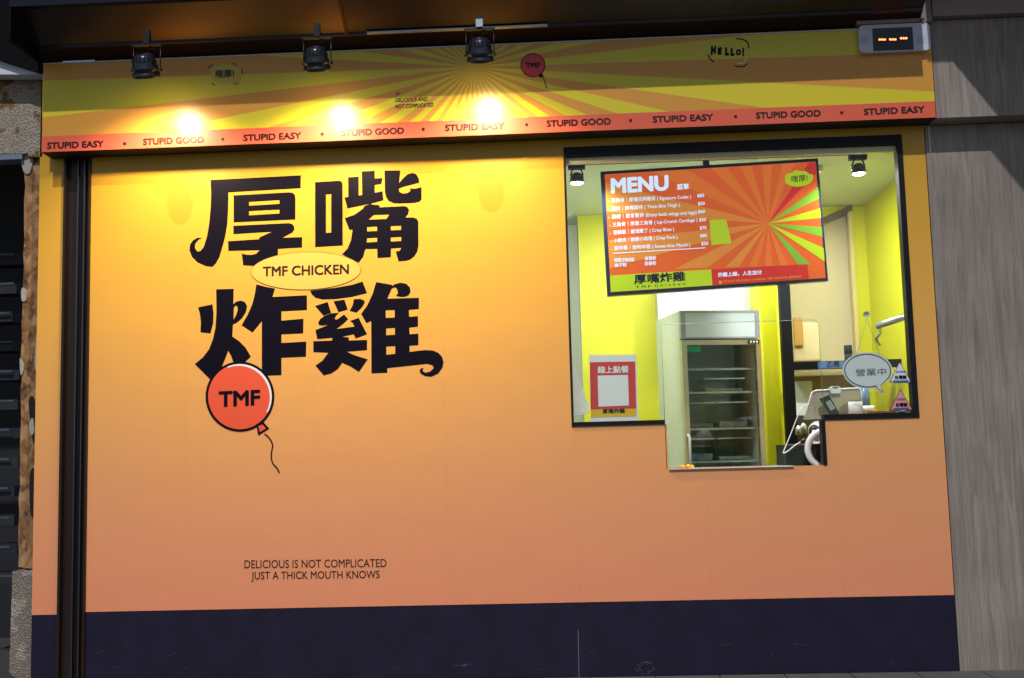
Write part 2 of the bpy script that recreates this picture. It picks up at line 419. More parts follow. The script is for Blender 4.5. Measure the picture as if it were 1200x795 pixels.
g.sheet(B([(520,303),(578,310),(580,325),(755,316),(778,322),(790,342),(786,370),(765,397),(822,398),(848,408),(857,430),(858,600),(850,640),(830,675),(800,698),(770,708),(715,712),(695,640),(722,637),(735,615),(662,620),(660,682),(565,688),(562,622),(478,624),(462,680),(430,722),(310,662),(350,620),(375,560),(386,486),(362,485),(330,402),(400,378),(460,335),(474,313),(520,298)], PY), PY,
  [B(h, PY) for h in ([(500,413),(538,380),(650,377),(628,408)], [(490,466),(562,462),(562,494),(490,497)], [(660,460),(733,456),(733,486),(660,490)], [(490,546),(562,542),(562,572),(488,577)], [(660,541),(735,537),(735,566),(660,570)])])
build('painted_character', g, INK, shop, label='upper right black Chinese character with a mouth shaped frame')
g = MB()
g.sheet(C_([(135,247),(238,225),(246,290),(243,360),(224,433),(153,425),(155,350),(148,290)], PY), PY)
g.sheet(C_([(265,118),(390,114),(388,224),(410,205),(440,198),(470,208),(486,238),(478,280),(450,325),(415,355),(385,370),(380,455),(430,490),(475,535),(513,600),(465,645),(390,645),(370,590),(350,558),(332,608),(305,675),(262,760),(226,768),(112,653),(170,605),(215,545),(243,470),(260,390),(267,280)], PY), PY, [C_([(391,250),(403,234),(416,238),(420,262),(408,302),(389,335)], PY)])
g.sheet(C_([(553,82),(620,100),(686,112),(668,172),(915,160),(915,266),(732,275),(732,342),(890,328),(888,433),(732,440),(732,502),(910,492),(908,600),(732,608),(732,732),(592,738),(592,345),(560,385),(525,427),(447,375),(490,300),(525,220),(543,145)], PY), PY)
build('painted_character', g, INK, shop, label='lower left black Chinese character partly behind the printed balloon')
g = MB()
g.sheet(D([(82,128),(260,107),(380,86),(458,62),(490,145),(380,172),(260,188),(170,190),(120,178),(95,155)], PY), PY)
for q in ([(117,237),(208,208),(232,285),(178,307)], [(250,203),(328,192),(352,262),(285,282)], [(395,188),(440,186),(468,196),(474,212),(455,245),(415,285),(365,272),(388,230)]): g.sheet(D(q, PY), PY)
g.sheet(D([(140,355),(155,330),(185,308),(230,290),(288,285),(270,305),(258,325),(266,335),(282,330),(325,298),(355,330),(320,365),(270,402),(400,385),(385,355),(367,345),(430,322),(490,440),(408,470),(395,440),(310,457),(358,462),(360,485),(490,480),(490,553),(345,565),(400,590),(495,620),(432,710),(370,670),(312,645),(280,690),(235,720),(180,735),(120,665),(170,630),(212,572),(105,568),(105,490),(240,485),(240,465),(133,475),(120,410),(175,388),(212,372),(165,378),(145,372)], PY), PY)
g.sheet(D([(555,66),(668,85),(672,93),(690,80),(730,70),(772,78),(798,105),(802,135),(788,160),(760,172),(730,172),(697,165),(712,145),(705,115),(690,103),(668,112),(635,185),(862,178),(862,258),(790,265),(792,315),(855,310),(855,385),(793,392),(795,440),(858,435),(858,518),(795,522),(795,566),(900,553),(960,556),(1000,572),(1028,602),(1038,640),(1030,680),(1000,722),(950,745),(905,740),(874,722),(866,700),(876,684),(895,682),(888,703),(908,716),(942,708),(968,682),(958,662),(920,652),(635,683),(635,716),(522,720),(520,345),(485,360),(448,293),(490,235),(530,150)], PY), PY,
  [D(h, PY) for h in ([(623,268),(688,266),(688,320),(625,322)], [(627,398),(690,394),(690,443),(627,447)], [(628,528),(692,524),(692,580),(628,587)])])
build('painted_character', g, INK, shop, label='lower right black Chinese character ending in a curled tail')

# --- oval badge
bd = build('oval_badge', MB().sheet(px(ell(358.5, 317.5, 64.5, 22.3, 64, tilt=-1.5), -.0016), -.0016), INKY, shop)
ring = MB().sheet(px(ell(358.5, 317.5, 64.5, 22.3, 64, tilt=-1.5), -.0020), -.0020, [px(ell(358.5, 317.5, 64.0, 21.8, 64, tilt=-1.5), -.0020)])
build('badge_outline', ring, mat('thin_brown_line', srgb(120,90,30), .4), bd)
build('badge_lettering', text_mb('TMF CHICKEN', (308, 324.3), (409, 321.5), 11.8, -.0022, .024), mat('brown_ink', srgb(48,20,14), .4), bd)

# --- balloon with string
BY = -.0014
bl = build('balloon_print', MB().sheet(px(ell(281.2, 465, 40.3, 41.2, 64), BY), BY), INK, shop)
build('balloon_fill', MB().sheet(px(ell(281.2, 465, 37.3, 38.2, 64), BY-.0004), BY-.0004), mat('coral_ink', srgb(238,92,60), .32), bl)
e1 = ell(281.2, 465, 37.3, 38.2, 40, -112, 28); e2 = ell(279.6, 466.2, 36.6, 37.2, 40, 28, -112)
build('balloon_highlight', MB().sheet(px(e1+e2, BY-.0008), BY-.0008), mat('white_ink', srgb(240,240,245), .35), bl)
build('balloon_lettering', text_mb('TMF', (256.2, 477.3), (305, 475.2), 18.5, BY-.0012, .035), INK, bl)
E_ = crop(230, 410, 2.943)
build('balloon_knot', MB().sheet(E_([(206,256),(232,250),(252,272),(214,296)], BY-.0004), BY-.0004), INK, bl)
build('knot_fill', MB().sheet(E_([(214,264),(229,258),(240,272),(219,284)], BY-.0008), BY-.0008), mat('coral_ink'), bl)
build('balloon_string', stroke([(230+x/2.943, 410+y/2.943) for x, y in smooth([(235,290),(252,305),(263,328),(260,352),(259,375),(266,395),(278,408),(287,425)], 6, False)], 1.6, BY-.0004), INK, bl)
TXT = mat('brown_ink')
sg = build('slogan_line', text_mb('DELICIOUS IS NOT COMPLICATED', (286.5, 666.3), (453, 664.8), 9.6, PY, .004), TXT, shop)
build('slogan_line', text_mb('JUST A THICK MOUTH KNOWS', (294.5, 682.2), (445, 680.7), 11.9, PY, .006), TXT, shop)

# --- left strip and shutter rail
side = thing('printed_side_wall', 'narrow gradient printed strip with navy foot left of the dark shutter rail', 'wall', (0, 0, 0))
build('printed_panel', MB().box(WX0, xp0-.002, 0, .05, ZK-.008, ZT), VINYL, side)
build('kick_panel', MB().box(WX0, xp0-.002, .001, .05, 0, ZK-.010), NAVY, side)
rail = thing('shutter_rail', 'dark vertical shutter guide rail with two thin pale ribs beside the printed wall', 'shutter rail', (xp0, 0, 0))
build('channel', MB().box(xp0, xp0+.012, -.012, .05, 0, 2.99).box(xp1-.010, xp1-.001, -.012, .05, 0, 2.99).box(xp0+.012, xp1-.010, .02, .05, 0, 2.99), mat('dark_bronze', (.018,.010,.008,1), .35), rail)
xa, xb = W(88, 450).x, W(95.5, 450).x
build('rib', MB().box(xa, xa+.006, -.008, .02, 0, 2.985), mat('anodised_rib', srgb(96,90,92), .3, .8), rail, bevel=.001)
build('rib', MB().box(xb, xb+.006, -.008, .02, 0, 2.985), mat('anodised_rib'), rail, bevel=.001)
build('groove', MB().box(xa+.008, xb-.002, .005, .02, 0, 2.985), mat('anodised_dark', srgb(34,32,40), .3, .7), rail)

# ------------------------------------------------------------------ sign board
sx0, sx1, sz0, sz1 = W(50,120,SY).x, W(1093,85,SY).x, (W(50,181,SY).z+W(1097,137,SY).z)/2, (W(50,75,SY).z+W(1090,31,SY).z)/2
sign = thing('sign_board', 'long yellow sunburst fascia sign with a coral band reading STUPID EASY and STUPID GOOD', 'sign', (sx0, SY, sz0))
zb = W(600, 138.5, SY).z
build('sign_box', MB().box(sx0, sx1, SY+.001, -.003, sz0, sz1), mat('sign_dark_body', (.006,.005,.006,1), .7), sign)
build('sunburst_face', MB().box(sx0, sx1, SY-.003, SY, zb, sz1-.006), BURST, sign)
build('coral_band', MB().box(sx0, sx1, SY-.003, SY, sz0+.003, zb-.0002), SKIRT, sign)
build('top_trim', MB().box(sx0, sx1, SY-.005, SY+.002, sz1-.005, sz1+.002), mat('pale_trim', srgb(210,205,200), .4), sign)
SP = SY-.0045
DARKB = mat('dark_brown_ink', srgb(46,16,20), .3)
for s, u0, u1, v0, v1 in (('STUPID EASY', 55, 121.5, 174.8, 172.6), ('STUPID GOOD', 167.5, 239, 170.3, 167.4), ('STUPID EASY', 285, 353, 165.6, 162.8),
    ('STUPID GOOD', 400, 473.5, 160, 157), ('STUPID EASY', 521.5, 591.5, 154, 151.5), ('STUPID GOOD', 640.5, 716, 149, 146), ('STUPID EASY', 765, 836, 144, 141.2),
    ('STUPID GOOD', 886, 962, 139.5, 136.6), ('STUPID EASY', 1012.5, 1084, 135.2, 132)):
    build('band_lettering', text_mb(s, (u0, v0), (u1, v1), 7.8, SP, .034), DARKB, sign)
for u, v in ((146, 168.5), (261, 163.2), (377.5, 157.2), (496, 151.7), (617, 146.3), (739, 141.2), (862, 136.7), (986.5, 132.2)):
    build('band_dot', MB().sheet(px(ell(u, v, 1.9, 1.9, 14), SP), SP), DARKB, sign)
# greeting bubble and exclamation
bub = build('greeting_bubble', MB().sheet(px(smooth([(246,85),(250,78),(258,77),(264,74),(272,77),(280,79),(283,86),(281,93),(273,97),(264,98),(255,97),(248,92)], 5), SP), SP), mat('ochre_ink', srgb(214,184,44), .3), sign)
build('bubble_lettering', text_mb('哩厚!', (252.5, 91.5), (274.3, 90.8), 9, SP-.001, .03), DARKB, bub)
for q in ([(243.5,82),(245,78.5),(250,76)], [(272.3,74),(275,75.3),(277,77)], [(283,80.5),(284,83.5),(283.5,86.5)], [(248,97),(250,99),(252,100.2)], [(273.5,98.6),(277,98),(279.5,95.8)]):
    build('bubble_dash', stroke(smooth(q, 4, False), .9, SP-.001), DARKB, bub)
for k, (b_, a1, a2, h) in enumerate((('!!!', (463.5, 112), (469, 111.6), 3.2), ('DELICIOUS AND', (463, 119.8), (501, 118.2), 4.6), ('NOT COMPLICATED', (463, 127.2), (508, 125.2), 4.6))):
    build('small_lettering', text_mb(b_, a1, a2, h, SP, .014, shear=.25), DARKB, sign)
# HELLO
for ch, u0, u1, v0, v1, h in (('H', 833, 839.5, 65.5, 63, 11), ('E', 841, 846.5, 64.5, 64, 8.6), ('L', 849.5, 854.5, 65.5, 65.3, 10), ('L', 856, 861, 66, 65.5, 9.4), ('O', 862.5, 868.8, 65.3, 65, 7.6), ('!', 870, 872.5, 66.5, 66, 10.5)):
    build('hello_letter', text_mb(ch, (u0, v0), (u1, v1), h, SP, .10, shear=.12), INK, sign)
for q, c in (([(862.5,45.6),(868,45.8),(874,48),(877,52),(877.5,57)], 0), ([(829.8,64),(832,69),(837,73)], 0), ([(860.5,76.8),(866,78.2),(872,77.8),(875.5,75)], 0), ([(837,53),(843,51.2),(851,50.2)], 1), ([(873.5,68),(873.5,71.5),(870,74),(864,74.5)], 1)):
    build('hello_dash', stroke(smooth(q, 5, False), 1.3, SP-.0005), mat('pale_dash', srgb(246,236,150), .3) if c else INK, sign)
# small balloon on the sign
sb = build('small_balloon', MB().sheet(px(ell(624.5, 76.5, 14.6, 14, 40), SP), SP), INK, sign)
build('balloon_fill', MB().sheet(px(ell(624.5, 76.5, 13.6, 13, 40), SP-.001), SP-.001), mat('deep_red_ink', srgb(206,44,42), .28), sb)
build('balloon_lettering', text_mb('TMF', (616.2, 80.2), (632.8, 79.6), 6.2, SP-.002, .04), INK, sb)
build('balloon_string', stroke(smooth([(633.5,88.5),(636.5,91),(638.5,96),(639.5,101),(641.5,104)], 5, False), .8, SP-.001), INK, sb)
build('balloon_knot', MB().sheet(px([(631.5,87.5),(635.5,86.3),(637,90.2),(632.2,91)], SP-.001), SP-.001), INK, sb)

# ------------------------------------------------------------------ queue display
q0 = W(1003, 64, SY); q1 = W(1088, 31, SY)
disp = thing('queue_display', 'white rounded queue number display showing three red dashes at the right end of the sign', 'display', (q0.x, SY-.004, q0.z))
def rrect(x0, x1, z0, z1, r, n=6):
    o = []
    for cx, cz, a in ((x1-r, z1-r, 0), (x0+r, z1-r, 90), (x0+r, z0+r, 180), (x1-r, z0+r, 270)):
        for i in range(n+1):
            t = R(a+90*i/n); o.append((cx+r*cos(t), cz+r*sin(t)))
    return o
dx0, dx1, dz0, dz1 = W(1004.5,50,SY).x, W(1088,48,SY).x, W(1046,63.5,SY).z, W(1046,31.3,SY).z
build('casing', MB().prism(rrect(dx0, dx1, dz0, dz1, .025), SY-.034, SY-.0035), mat('casing_plastic', srgb(205,208,225), .45), disp, bevel=.003)
s0, s1 = W(1023, 48, SY-.035).x, W(1070, 48, SY-.035).x
scz = [(s0, W(1024,60,SY-.035).z), (s1, W(1070,58.2,SY-.035).z), (s1, W(1069,31.8,SY-.035).z), (s0, W(1023,33.8,SY-.035).z)]
build('screen', MB().prism(scz, SY-.0365, SY-.0335), mat('display_black', (.006,.004,.006,1), .12), disp)
LED = mat('red_led', (1,.12,.03,1), .5, emit=9, ecol=(1,.10,.03,1))
for u, v in ((1033.8, 46.6), (1046.2, 46.4), (1059, 45)):
    for k in (-1, 0, 1):
        build('led', MB().prism(px(ell(u+k*2.9, v, 1.35, 1.15, 10), SY-.037), SY-.038, SY-.0367), LED, disp)
for u in (1013, 1079):
    build('speaker_dimple', MB().prism(px(ell(u, 47, 5.3, 5.3, 20), SY-.034), SY-.0346, SY-.033), mat('dimple_plastic', srgb(186,190,214), .5), disp)
build('cable', MB().tube(smooth([tuple(W(1057,30,SY-.02)), tuple(W(1066,27.5,SY-.02)), tuple(W(1076,25.5,SY-.03)), tuple(W(1083,22,SY-.05))], 5, False), .004, 6), BLACK, disp)

# ------------------------------------------------------------------ canopy above the sign
GLOSS = mat('canopy_lacquer', (.016,.010,.009,1), .12, noise=.2, nscale=2, coat=.6)
GLOSS2 = mat('canopy_glass_panel', (.008,.010,.020,1), .24, spec=.35)
cz0 = sz1+.006; cs = .5; ce = .32
cx0, cx1 = W(50, 70, SY).x, W(1076, 29, SY).x
can = thing('canopy', 'dark glossy canopy rising outwards above the shop sign', 'canopy', (cx0, SY, cz0))
def slope_slab(x0, x1, e0, e1, drop, th, m, name, parent):
    y0, y1 = SY-e0, SY-e1; z0, z1 = cz0+cs*e0-drop, cz0+cs*e1-drop
    mb = MB(); v = [(x0,y0,z0),(x1,y0,z0),(x1,y1,z1),(x0,y1,z1),(x0,y0,z0+th),(x1,y0,z0+th),(x1,y1,z1+th),(x0,y1,z1+th)]
    mb.v = v; mb.f = [(0,1,2,3),(7,6,5,4),(0,4,5,1),(1,5,6,2),(2,6,7,3),(3,7,4,0)]
    return build(name, mb, m, parent)
xm = W(397, 2, -.35).x
slope_slab(cx0, cx1, .0, .075, -.004, .03, mat('rust_brown_board', srgb(36,18,14), .5, noise=.15, nscale=8, spec=.2), 'rear_board', can)
slope_slab(cx0+.03, xm, .083, ce-.02, -.012, .03, mat('amber_panel', (.012,.006,.004,1), .24, noise=.15, nscale=3, spec=.8), 'soffit_panel', can)
slope_slab(xm+.012, cx1, .083, ce-.02, -.012, .03, GLOSS2, 'soffit_panel', can)
slope_slab(cx0, cx1, .075, .083, -.001, .012, mat('steel_trim', srgb(58,56,64), .3, .8), 'edge_trim', can)
slope_slab(W(430,30,SY-.09).x, W(641,20,SY-.09).x, .0835, .094, .002, .006, mat('bright_steel_strip', srgb(170,185,200), .3, .6), 'steel_strip', can)
slope_slab(xm, xm+.012, .083, ce-.02, -.004, .03, mat('steel_trim'), 'panel_joint', can)
build('fascia', MB().box(cx0, cx1, SY-ce-.02, SY-ce+.02, cz0+cs*ce-.01, cz0+1.1), GLOSS2, can)
build('roof_slab', MB().box(cx0, cx1, SY-ce+.02, .1, cz0+.35, cz0+.45), GLOSS, can)
build('end_cheek', MB().box(cx0-.02, cx0-.001, SY-ce, .1, cz0+.0, cz0+1.1), mat('awning_black'), can)

# left neighbour: dark high canopy mass seen at the top left
nb = thing('neighbouring_awning', 'black awning over the dark entrance at the far left', 'awning', (-2, -.5, 3.05))
za = W(25, 62, SY).z
mbn = MB(); P = px([(-80,45),(0,70.5),(49.5,86.3),(49.5,-150),(-80,-150)], SY-.01)
mbn.prism(P, SY-.01, -.0); build('awning_face', mbn, mat('awning_black', (.004,.004,.005,1), .7, spec=.1), nb)
# unseen deep awning on the right, outline shaped to cast the cladding's shadow edge
aw = thing('unseen_awning', 'unseen deep flat awning to the right of the shop, shaped to shade the wood cladding', 'awning', (4.9, -.4, 3.6))
zaw = 3.6
def shade(u, v, Y):
    p = W(u, v, Y); d = (zaw-p.z)/SUNB
    return (p.x-.02*d, Y-d)
pa = shade(1117, 73, SY); pb = shade(1168, 135, SY); pc = (pb[0]+(pb[0]-pa[0])*3, pb[1]+(pb[1]-pa[1])*3)
m_ = MB(); i = 0
out = [pa, pb, pc, (9, pc[1]), (9, pa[1])]
m_.v = [(x, y, zaw) for x, y in out]+[(x, y, zaw+.06) for x, y in out]
m_.f = [(0,1,2,3,4), (9,8,7,6,5)] + [(a, a+5, (a+1) % 5+5, (a+1) % 5) for a in range(5)]
build('awning_board', m_, mat('awning_black'), aw)
build('awning_board', MB().box(cx1+.02, 9, pa[1]+.0, -.1, zaw+.001, zaw+.061), mat('awning_black'), aw)

# ------------------------------------------------------------------ spot lamps over the sign
def lamp_at(u, v):  return W(u, v, SY-.31)
l0 = lamp_at(372, 83)
LABS = ['black spotlight above the sign, leftmost of the three', 'black spotlight above the sign, middle of the three', 'black spotlight above the sign, rightmost of the three, on a white clip']
lamp = thing('spot_lamp', LABS[1], 'spotlight', l0, group='spotlights above the sign')
r = .062; tilt = Vector((0, .5, -1)).normalized()
body = MB().lathe((0,0,0), -tilt, [(0,.052),(0,.062),(.008,.064),(.02,.062),(.024,.057),(.03,.055),(.035,.060),(.05,.060),(.054,.055),(.075,.054),(.098,.046),(.108,.032),(.112,0)], 28)
build('lamp_body', body, mat('lamp_enamel', (.012,.014,.022,1), .28, coat=.4), lamp, local=True)
for k in range(7):
    an = R(-60+20*k); c_ = (-tilt*.066)
    p = Vector((sin(an)*.0545, -cos(an)*.0545, 0))+c_
    build('vent_slot', MB().box(p.x-.0022, p.x+.0022, p.y-.003, p.y+.003, p.z-.011, p.z+.011), BLACKM, lamp, local=True)
yoke = MB()
for s_ in (-1, 1): yoke.tube([(s_*.064,0,.030),(s_*.064,0,.155)], .003, 6)
yoke.box(-.070, .070, -.008, .008, .152, .160)
yk = build('yoke', yoke, BLACK, lamp, local=True)
build('knob', MB().tube([(.062,0,.035),(.073,0,.035)], .007, 12), BLACK, yk, local=True)
build('knob', MB().tube([(-.062,0,.035),(-.073,0,.035)], .007, 12), BLACK, yk, local=True)
build('cord', MB().tube(smooth([(0,0,.10),(.004,-.008,.125),(.035,-.01,.135),(.045,0,.12),(.03,.01,.14),(0,0,.16)], 5, False), .003, 6), BLACKM, lamp, local=True)
build('stem', MB().box(-.014, .014, -.012, .012, .160, .225), mat('stem_black', (.01,.01,.012,1), .3), lamp, local=True)
build('bulb', MB().lathe(tuple(-tilt*.008), -tilt, [(0,0),(0,.051)], 24), mat('lamp_glow', (1,.86,.55,1), .5, emit=30, ecol=(1,.82,.5,1)), lamp, local=True)
def add_light(base):
    ld = bpy.data.lights.new('lamp_light', 'SPOT'); lo = bpy.data.objects.new('lamp_light', ld); COL.objects.link(lo)
    ld.energy = 58; ld.color = (1, .75, .45); ld.spot_size = R(136); ld.spot_blend = 1.0; ld.shadow_soft_size = .032
    lo.parent = base; lo.location = tuple(tilt*.02)
    lo.rotation_euler = Vector((0, .36, -1)).to_track_quat('-Z', 'Y').to_euler()
add_light(lamp)
la = dup(lamp, lamp_at(172, 91), LABS[0]); lc = dup(lamp, lamp_at(563, 73), LABS[2])
p = lamp_at(563, 73); build('mounting_clip', MB().box(-.016,.016,-.017,-.012,.163,.20), mat('clip_white', srgb(190,205,215), .3), lc, local=True)

# ------------------------------------------------------------------ right wood cladding
wood = thing('wood_cladding', 'grey brown wood grain wall cladding right of the shop front', 'wood wall', (WX1, 0, 0))
uz0, uz1 = W(1150, 136.5, SY).z, W(1150, 22, SY).z
build('upper_board', MB().box(sx1+.004, 7, SY, .05, uz0, uz1), WOOD, wood)
mbw = MB(); e_ = px([(1086.5,143),(1104.5,450),(1117.5,698),(1124.5,792)], 0)
build('lower_board', MB().box(WX1+.003, 7, -.004, .05, .0, uz0-.004), WOOD, wood)
plw = thing('upper_wall', 'plain taupe plaster wall above the wood cladding', 'wall', (cx1, -.16, uz1))
build('wall_face', MB().box(sx1+.004, 7, -.165, .05, uz1+.004, 4.4).box(cx1-.3, sx1+.002, -.155, .05, sz1+.01, 4.4), mat('taupe_plaster', srgb(150,136,130), .8, noise=.06, bump=.1), plw)

# ------------------------------------------------------------------ left side
pil = thing('rough_pillar', 'crumbling pillar faced with peeling chipboard left of the yellow strip', 'pillar', (-.2, 0, 0))
xo = W(24, 300).x
edge = []
zz = 2.5
zs = [i*.09 for i in range(29)]
pts = [(W(24-z_*0, 400).x + random.uniform(-.006,.006)-.0, z_) for z_ in zs]
xl = lambda v: W(26 - (v-180)*.017, v).x
left_edge = [(xl(v)+random.uniform(-.005,.005), W(20, v).z) for v in range(185, 668, 16)]
build('chipboard_face', MB().prism([(-.003, W(48,185).z)] + left_edge + [(-.003, W(40,668).z)], .03, .10), OSB, pil)
le2 = [(W(13-(v-668)*.03, v).x+random.uniform(-.002,.002), W(20, v).z) for v in range(670, 800, 12)]
build('concrete_foot', MB().prism([(-.003, W(40,669).z)] + le2 + [(-.003, 0)], .012, .12), CONC, pil)
build('plaster_head', MB().prism(px([(-60,87.5),(49.3,87.5),(49.3,184),(33,184),(32,179),(27,181),(20,180),(-60,182)], .0), .0, .12), PLASTER, pil)
build('lit_ceiling_strip', MB().prism(px([(-60,52),(0,71),(49.2,86.4),(49.2,87.4),(-60,87.4)], -.10), -.10, -.02), mat('lit_ceiling_tone', srgb(214,222,238), .6), pil)  # added strip, its pale tone stands in for the lit alley ceiling
for pts_ in ([(24,182),(36,181),(38,190),(34,203),(28,202),(25,192)], [(44,378),(47,374),(47,432),(43,434),(40,425)], [(25,338),(30,340),(30,352),(25,352)], [(34,497),(38,490),(40,505),(36,510)], [(23,420),(28,430),(24,440)]):
    build('plaster_patch', MB().prism(px(smooth(pts_, 3), .02), .022, .03), mat('pale_patch', srgb(168,166,158), .9, bump=.4), pil)
for pts_ in ([(33,470),(38,465),(41,480),(39,520),(36,505)], [(34,560),(39,550),(40,600),(35,602)], [(42,388),(46,380),(46,408)]):
    build('torn_strip', MB().prism(px(smooth(pts_, 3), .02), .025, .03), mat('dark_tear', srgb(24,20,22), .9), pil)
hd = build('plaster_lintel', MB().box(-2, W(26,182).x, .0, .1, W(10,187).z, W(10,181).z), mat('lintel_blue_grey', srgb(120,130,150), .6), pil)
alley = structure(build('alley_back_wall', MB().box(-4, -.25, 1.6, 1.7, -.01, 3.3), mat('alley_dark', (.012,.013,.018,1), .7)))
ac = structure(build('alley_ceiling', MB().box(-4, -.04, .0, 1.6, 3.09, 3.12), mat('alley_ceiling_paint', srgb(200,205,215), .7)))
sh = thing('slat_stack', 'dark stacked crates seen through the entrance at the far left', 'crates', (-.6, .8, 0))
for k in range(12):
    v = 300+k*34
    a_, b_ = W(-40, v, .8), W(22, v+3, .8)
    build('crate_board', MB().box(a_.x, b_.x+random.uniform(-.04,.01), .78+random.uniform(0,.08), .95, a_.z-.055, a_.z+.004), mat('crate_grey%d' % (k % 2), srgb(30+k % 2*10, 34+k % 2*8, 46), .6, noise=.3, nscale=15), sh)
    build('crate_edge', MB().box(a_.x, b_.x+random.uniform(-.06,-.01), .765, .775, a_.z-.012, a_.z-.004+random.uniform(0,.004)), mat('crate_rim', srgb(72,84,104), .6, noise=.4, nscale=30), sh)

# ------------------------------------------------------------------ service window
win = thing('service_window', 'stepped black framed service window with an open hatch in its lower middle', 'window', (wl, 0, wc))
FR = mat('window_frame_black', (.006,.006,.010,1), .5, spec=.25)
F0, F1 = -.006, .05
tt = .040
build('frame_head', MB().box(wl-.001, wr+.0, F0, F1, wt-.045, wt+.002), FR, win)
build('frame_stile', MB().box(wl-.003, wl+.008, F0+.001, F1-.001, wb, wt-.045), FR, win)
build('frame_stile', MB().box(wr-.026, wr+.001, F0+.001, F1-.001, wb-.0, wt-.045), FR, win)
build('frame_sill', MB().box(wl-.003, nl-.002, F0, F1, wb-.003, wb+.018), FR, win)
build('frame_sill', MB().box(nr, wr+.001, F0, F1, wb-.004, wb+.022), FR, win)
build('hatch_jamb', MB().box(nr-.014, nr+.004, F0+.001, F1+.002, wc+.001, wb-.004), FR, win)
build('hatch_reveal', MB().box(nl-.003, nl+.006, .0, .10, wc, wb-.004), VINYL, win)
build('head_pale_strip', MB().box(wl+.008, wr-.026, .018, .05, wt-.075, wt-.047), mat('pale_track', srgb(216,210,170), .4), win)  # pale strip below the black frame head
gx0, gx1, gz0, gz1 = wl+.008, wr-.026, wb+.018, wt-.047
za_ = W(870, 377.5, .03).z; xr_ = W(962.5, 440, .03).x; rr_ = .03
gout = [(gx0, gz0), (nl+.0, gz0), (nl, za_)] + [(xr_-rr_+rr_*cos(t), za_-rr_+rr_*sin(t)) for t in [R(90-18*k) for k in range(6)]] + [(xr_, gz0), (gx1, gz0), (gx1, gz1), (gx0, gz1)]
gl = build('glass_pane', MB().sheet(gout, .03), GLASS, win)
ed = [(nl, gz0), (nl, za_)] + [(xr_-rr_+rr_*cos(t), za_-rr_+rr_*sin(t)) for t in [R(90-18*k) for k in range(6)]] + [(xr_, gz0)]
build('glass_edge', MB().tube([(x, .03, z) for x, z in ed], .0016, 5), EDGE, gl)

# poster, stickers and hanging sign on the glass
PO = .034
post = thing('order_poster', 'white and red online ordering poster at the lower left of the window', 'poster', W(720, 497, PO))
build('sheet', MB().prism(px([(690.5,416.3),(745.6,415.7),(748.4,496.3),(692.5,497)], PO), PO+.001, PO+.0025), PAPER, post)
build('red_field', MB().sheet(px([(691.1,424.7),(744.3,423.8),(745.6,478.9),(692.1,480.2)], PO), PO), mat('poster_red', srgb(206,52,50), .5), post)
build('yellow_strip', MB().sheet(px([(692.1,480.3),(745.6,479),(745.8,488),(692.4,489.3)], PO), PO), mat('poster_yellow', srgb(226,184,36), .5), post)
build('blank_square', MB().sheet(px([(700.4,440.4),(735.9,439.6),(737,475.4),(701.4,476.8)], PO), PO-.001), PAPER, post)
build('poster_heading', text_mb('線上點餐', (700.5, 438), (737, 437.2), 8.6, PO-.001, .03), PAPER, post)
build('poster_footer', text_mb('厚嘴炸雞', (706, 485), (732.5, 484.2), 5.4, PO-.001, .03), INK, post)

def sticker(cx, cy, hw, h, col, border, label):
    Y = .026
    t = thing('triangle_sticker', label, 'sticker', W(cx, cy, Y), group='rounded triangle stickers on the glass')
    def tri(k):
        P = [(cx-1, cy-h/2-k*1.3), (cx+hw+k*1.4, cy+h/2+k), (cx-hw-k*1.4, cy+h/2+k)]; o = []
        for i in range(3):
            a, b, c = P[i-1], P[i], P[(i+1) % 3]
            for s in (.16, .05): o.append((b[0]+(a[0]-b[0])*s, b[1]+(a[1]-b[1])*s))
            for s in (.05, .16): o.append((b[0]+(c[0]-b[0])*s, b[1]+(c[1]-b[1])*s))
        return o
    build('border', MB().prism(px(tri(.9), Y), Y, Y+.001), border, t)
    build('face', MB().sheet(px(tri(0), Y), Y-.001), col, t)
    build('sticker_lettering', text_mb('台灣豬', (cx-6.6, cy+h/2-3), (cx+7.2, cy+h/2-3.3), 5, Y-.002, .035), INK, t)
    build('sticker_lettering', text_mb('本店使用', (cx-5.6, cy+h/2-10.5), (cx+5.6, cy+h/2-10.8), 2.8, Y-.002, .01), mat('blue_ink', srgb(50,90,170), .4), t)
    build('blue_band', MB().sheet(px([(cx-9.5,cy+h/2-1.8),(cx+9.5,cy+h/2-2.2),(cx+9,cy+h/2+.4),(cx-9,cy+h/2+.6)], Y), Y-.002), mat('blue_ink'), t)
sticker(1055.3, 436.5, 12, 23, mat('sticker_white', srgb(226,234,240), .4), mat('sticker_edge', srgb(60,80,120), .4), 'white triangular sticker at the right of the window, upper of the two')
sticker(1056.3, 468.5, 12.4, 23.5, mat('sticker_pink', srgb(226,150,150), .4), mat('sticker_edge2', srgb(90,60,50), .4), 'pink triangular sticker at the right of the window, lower of the two')

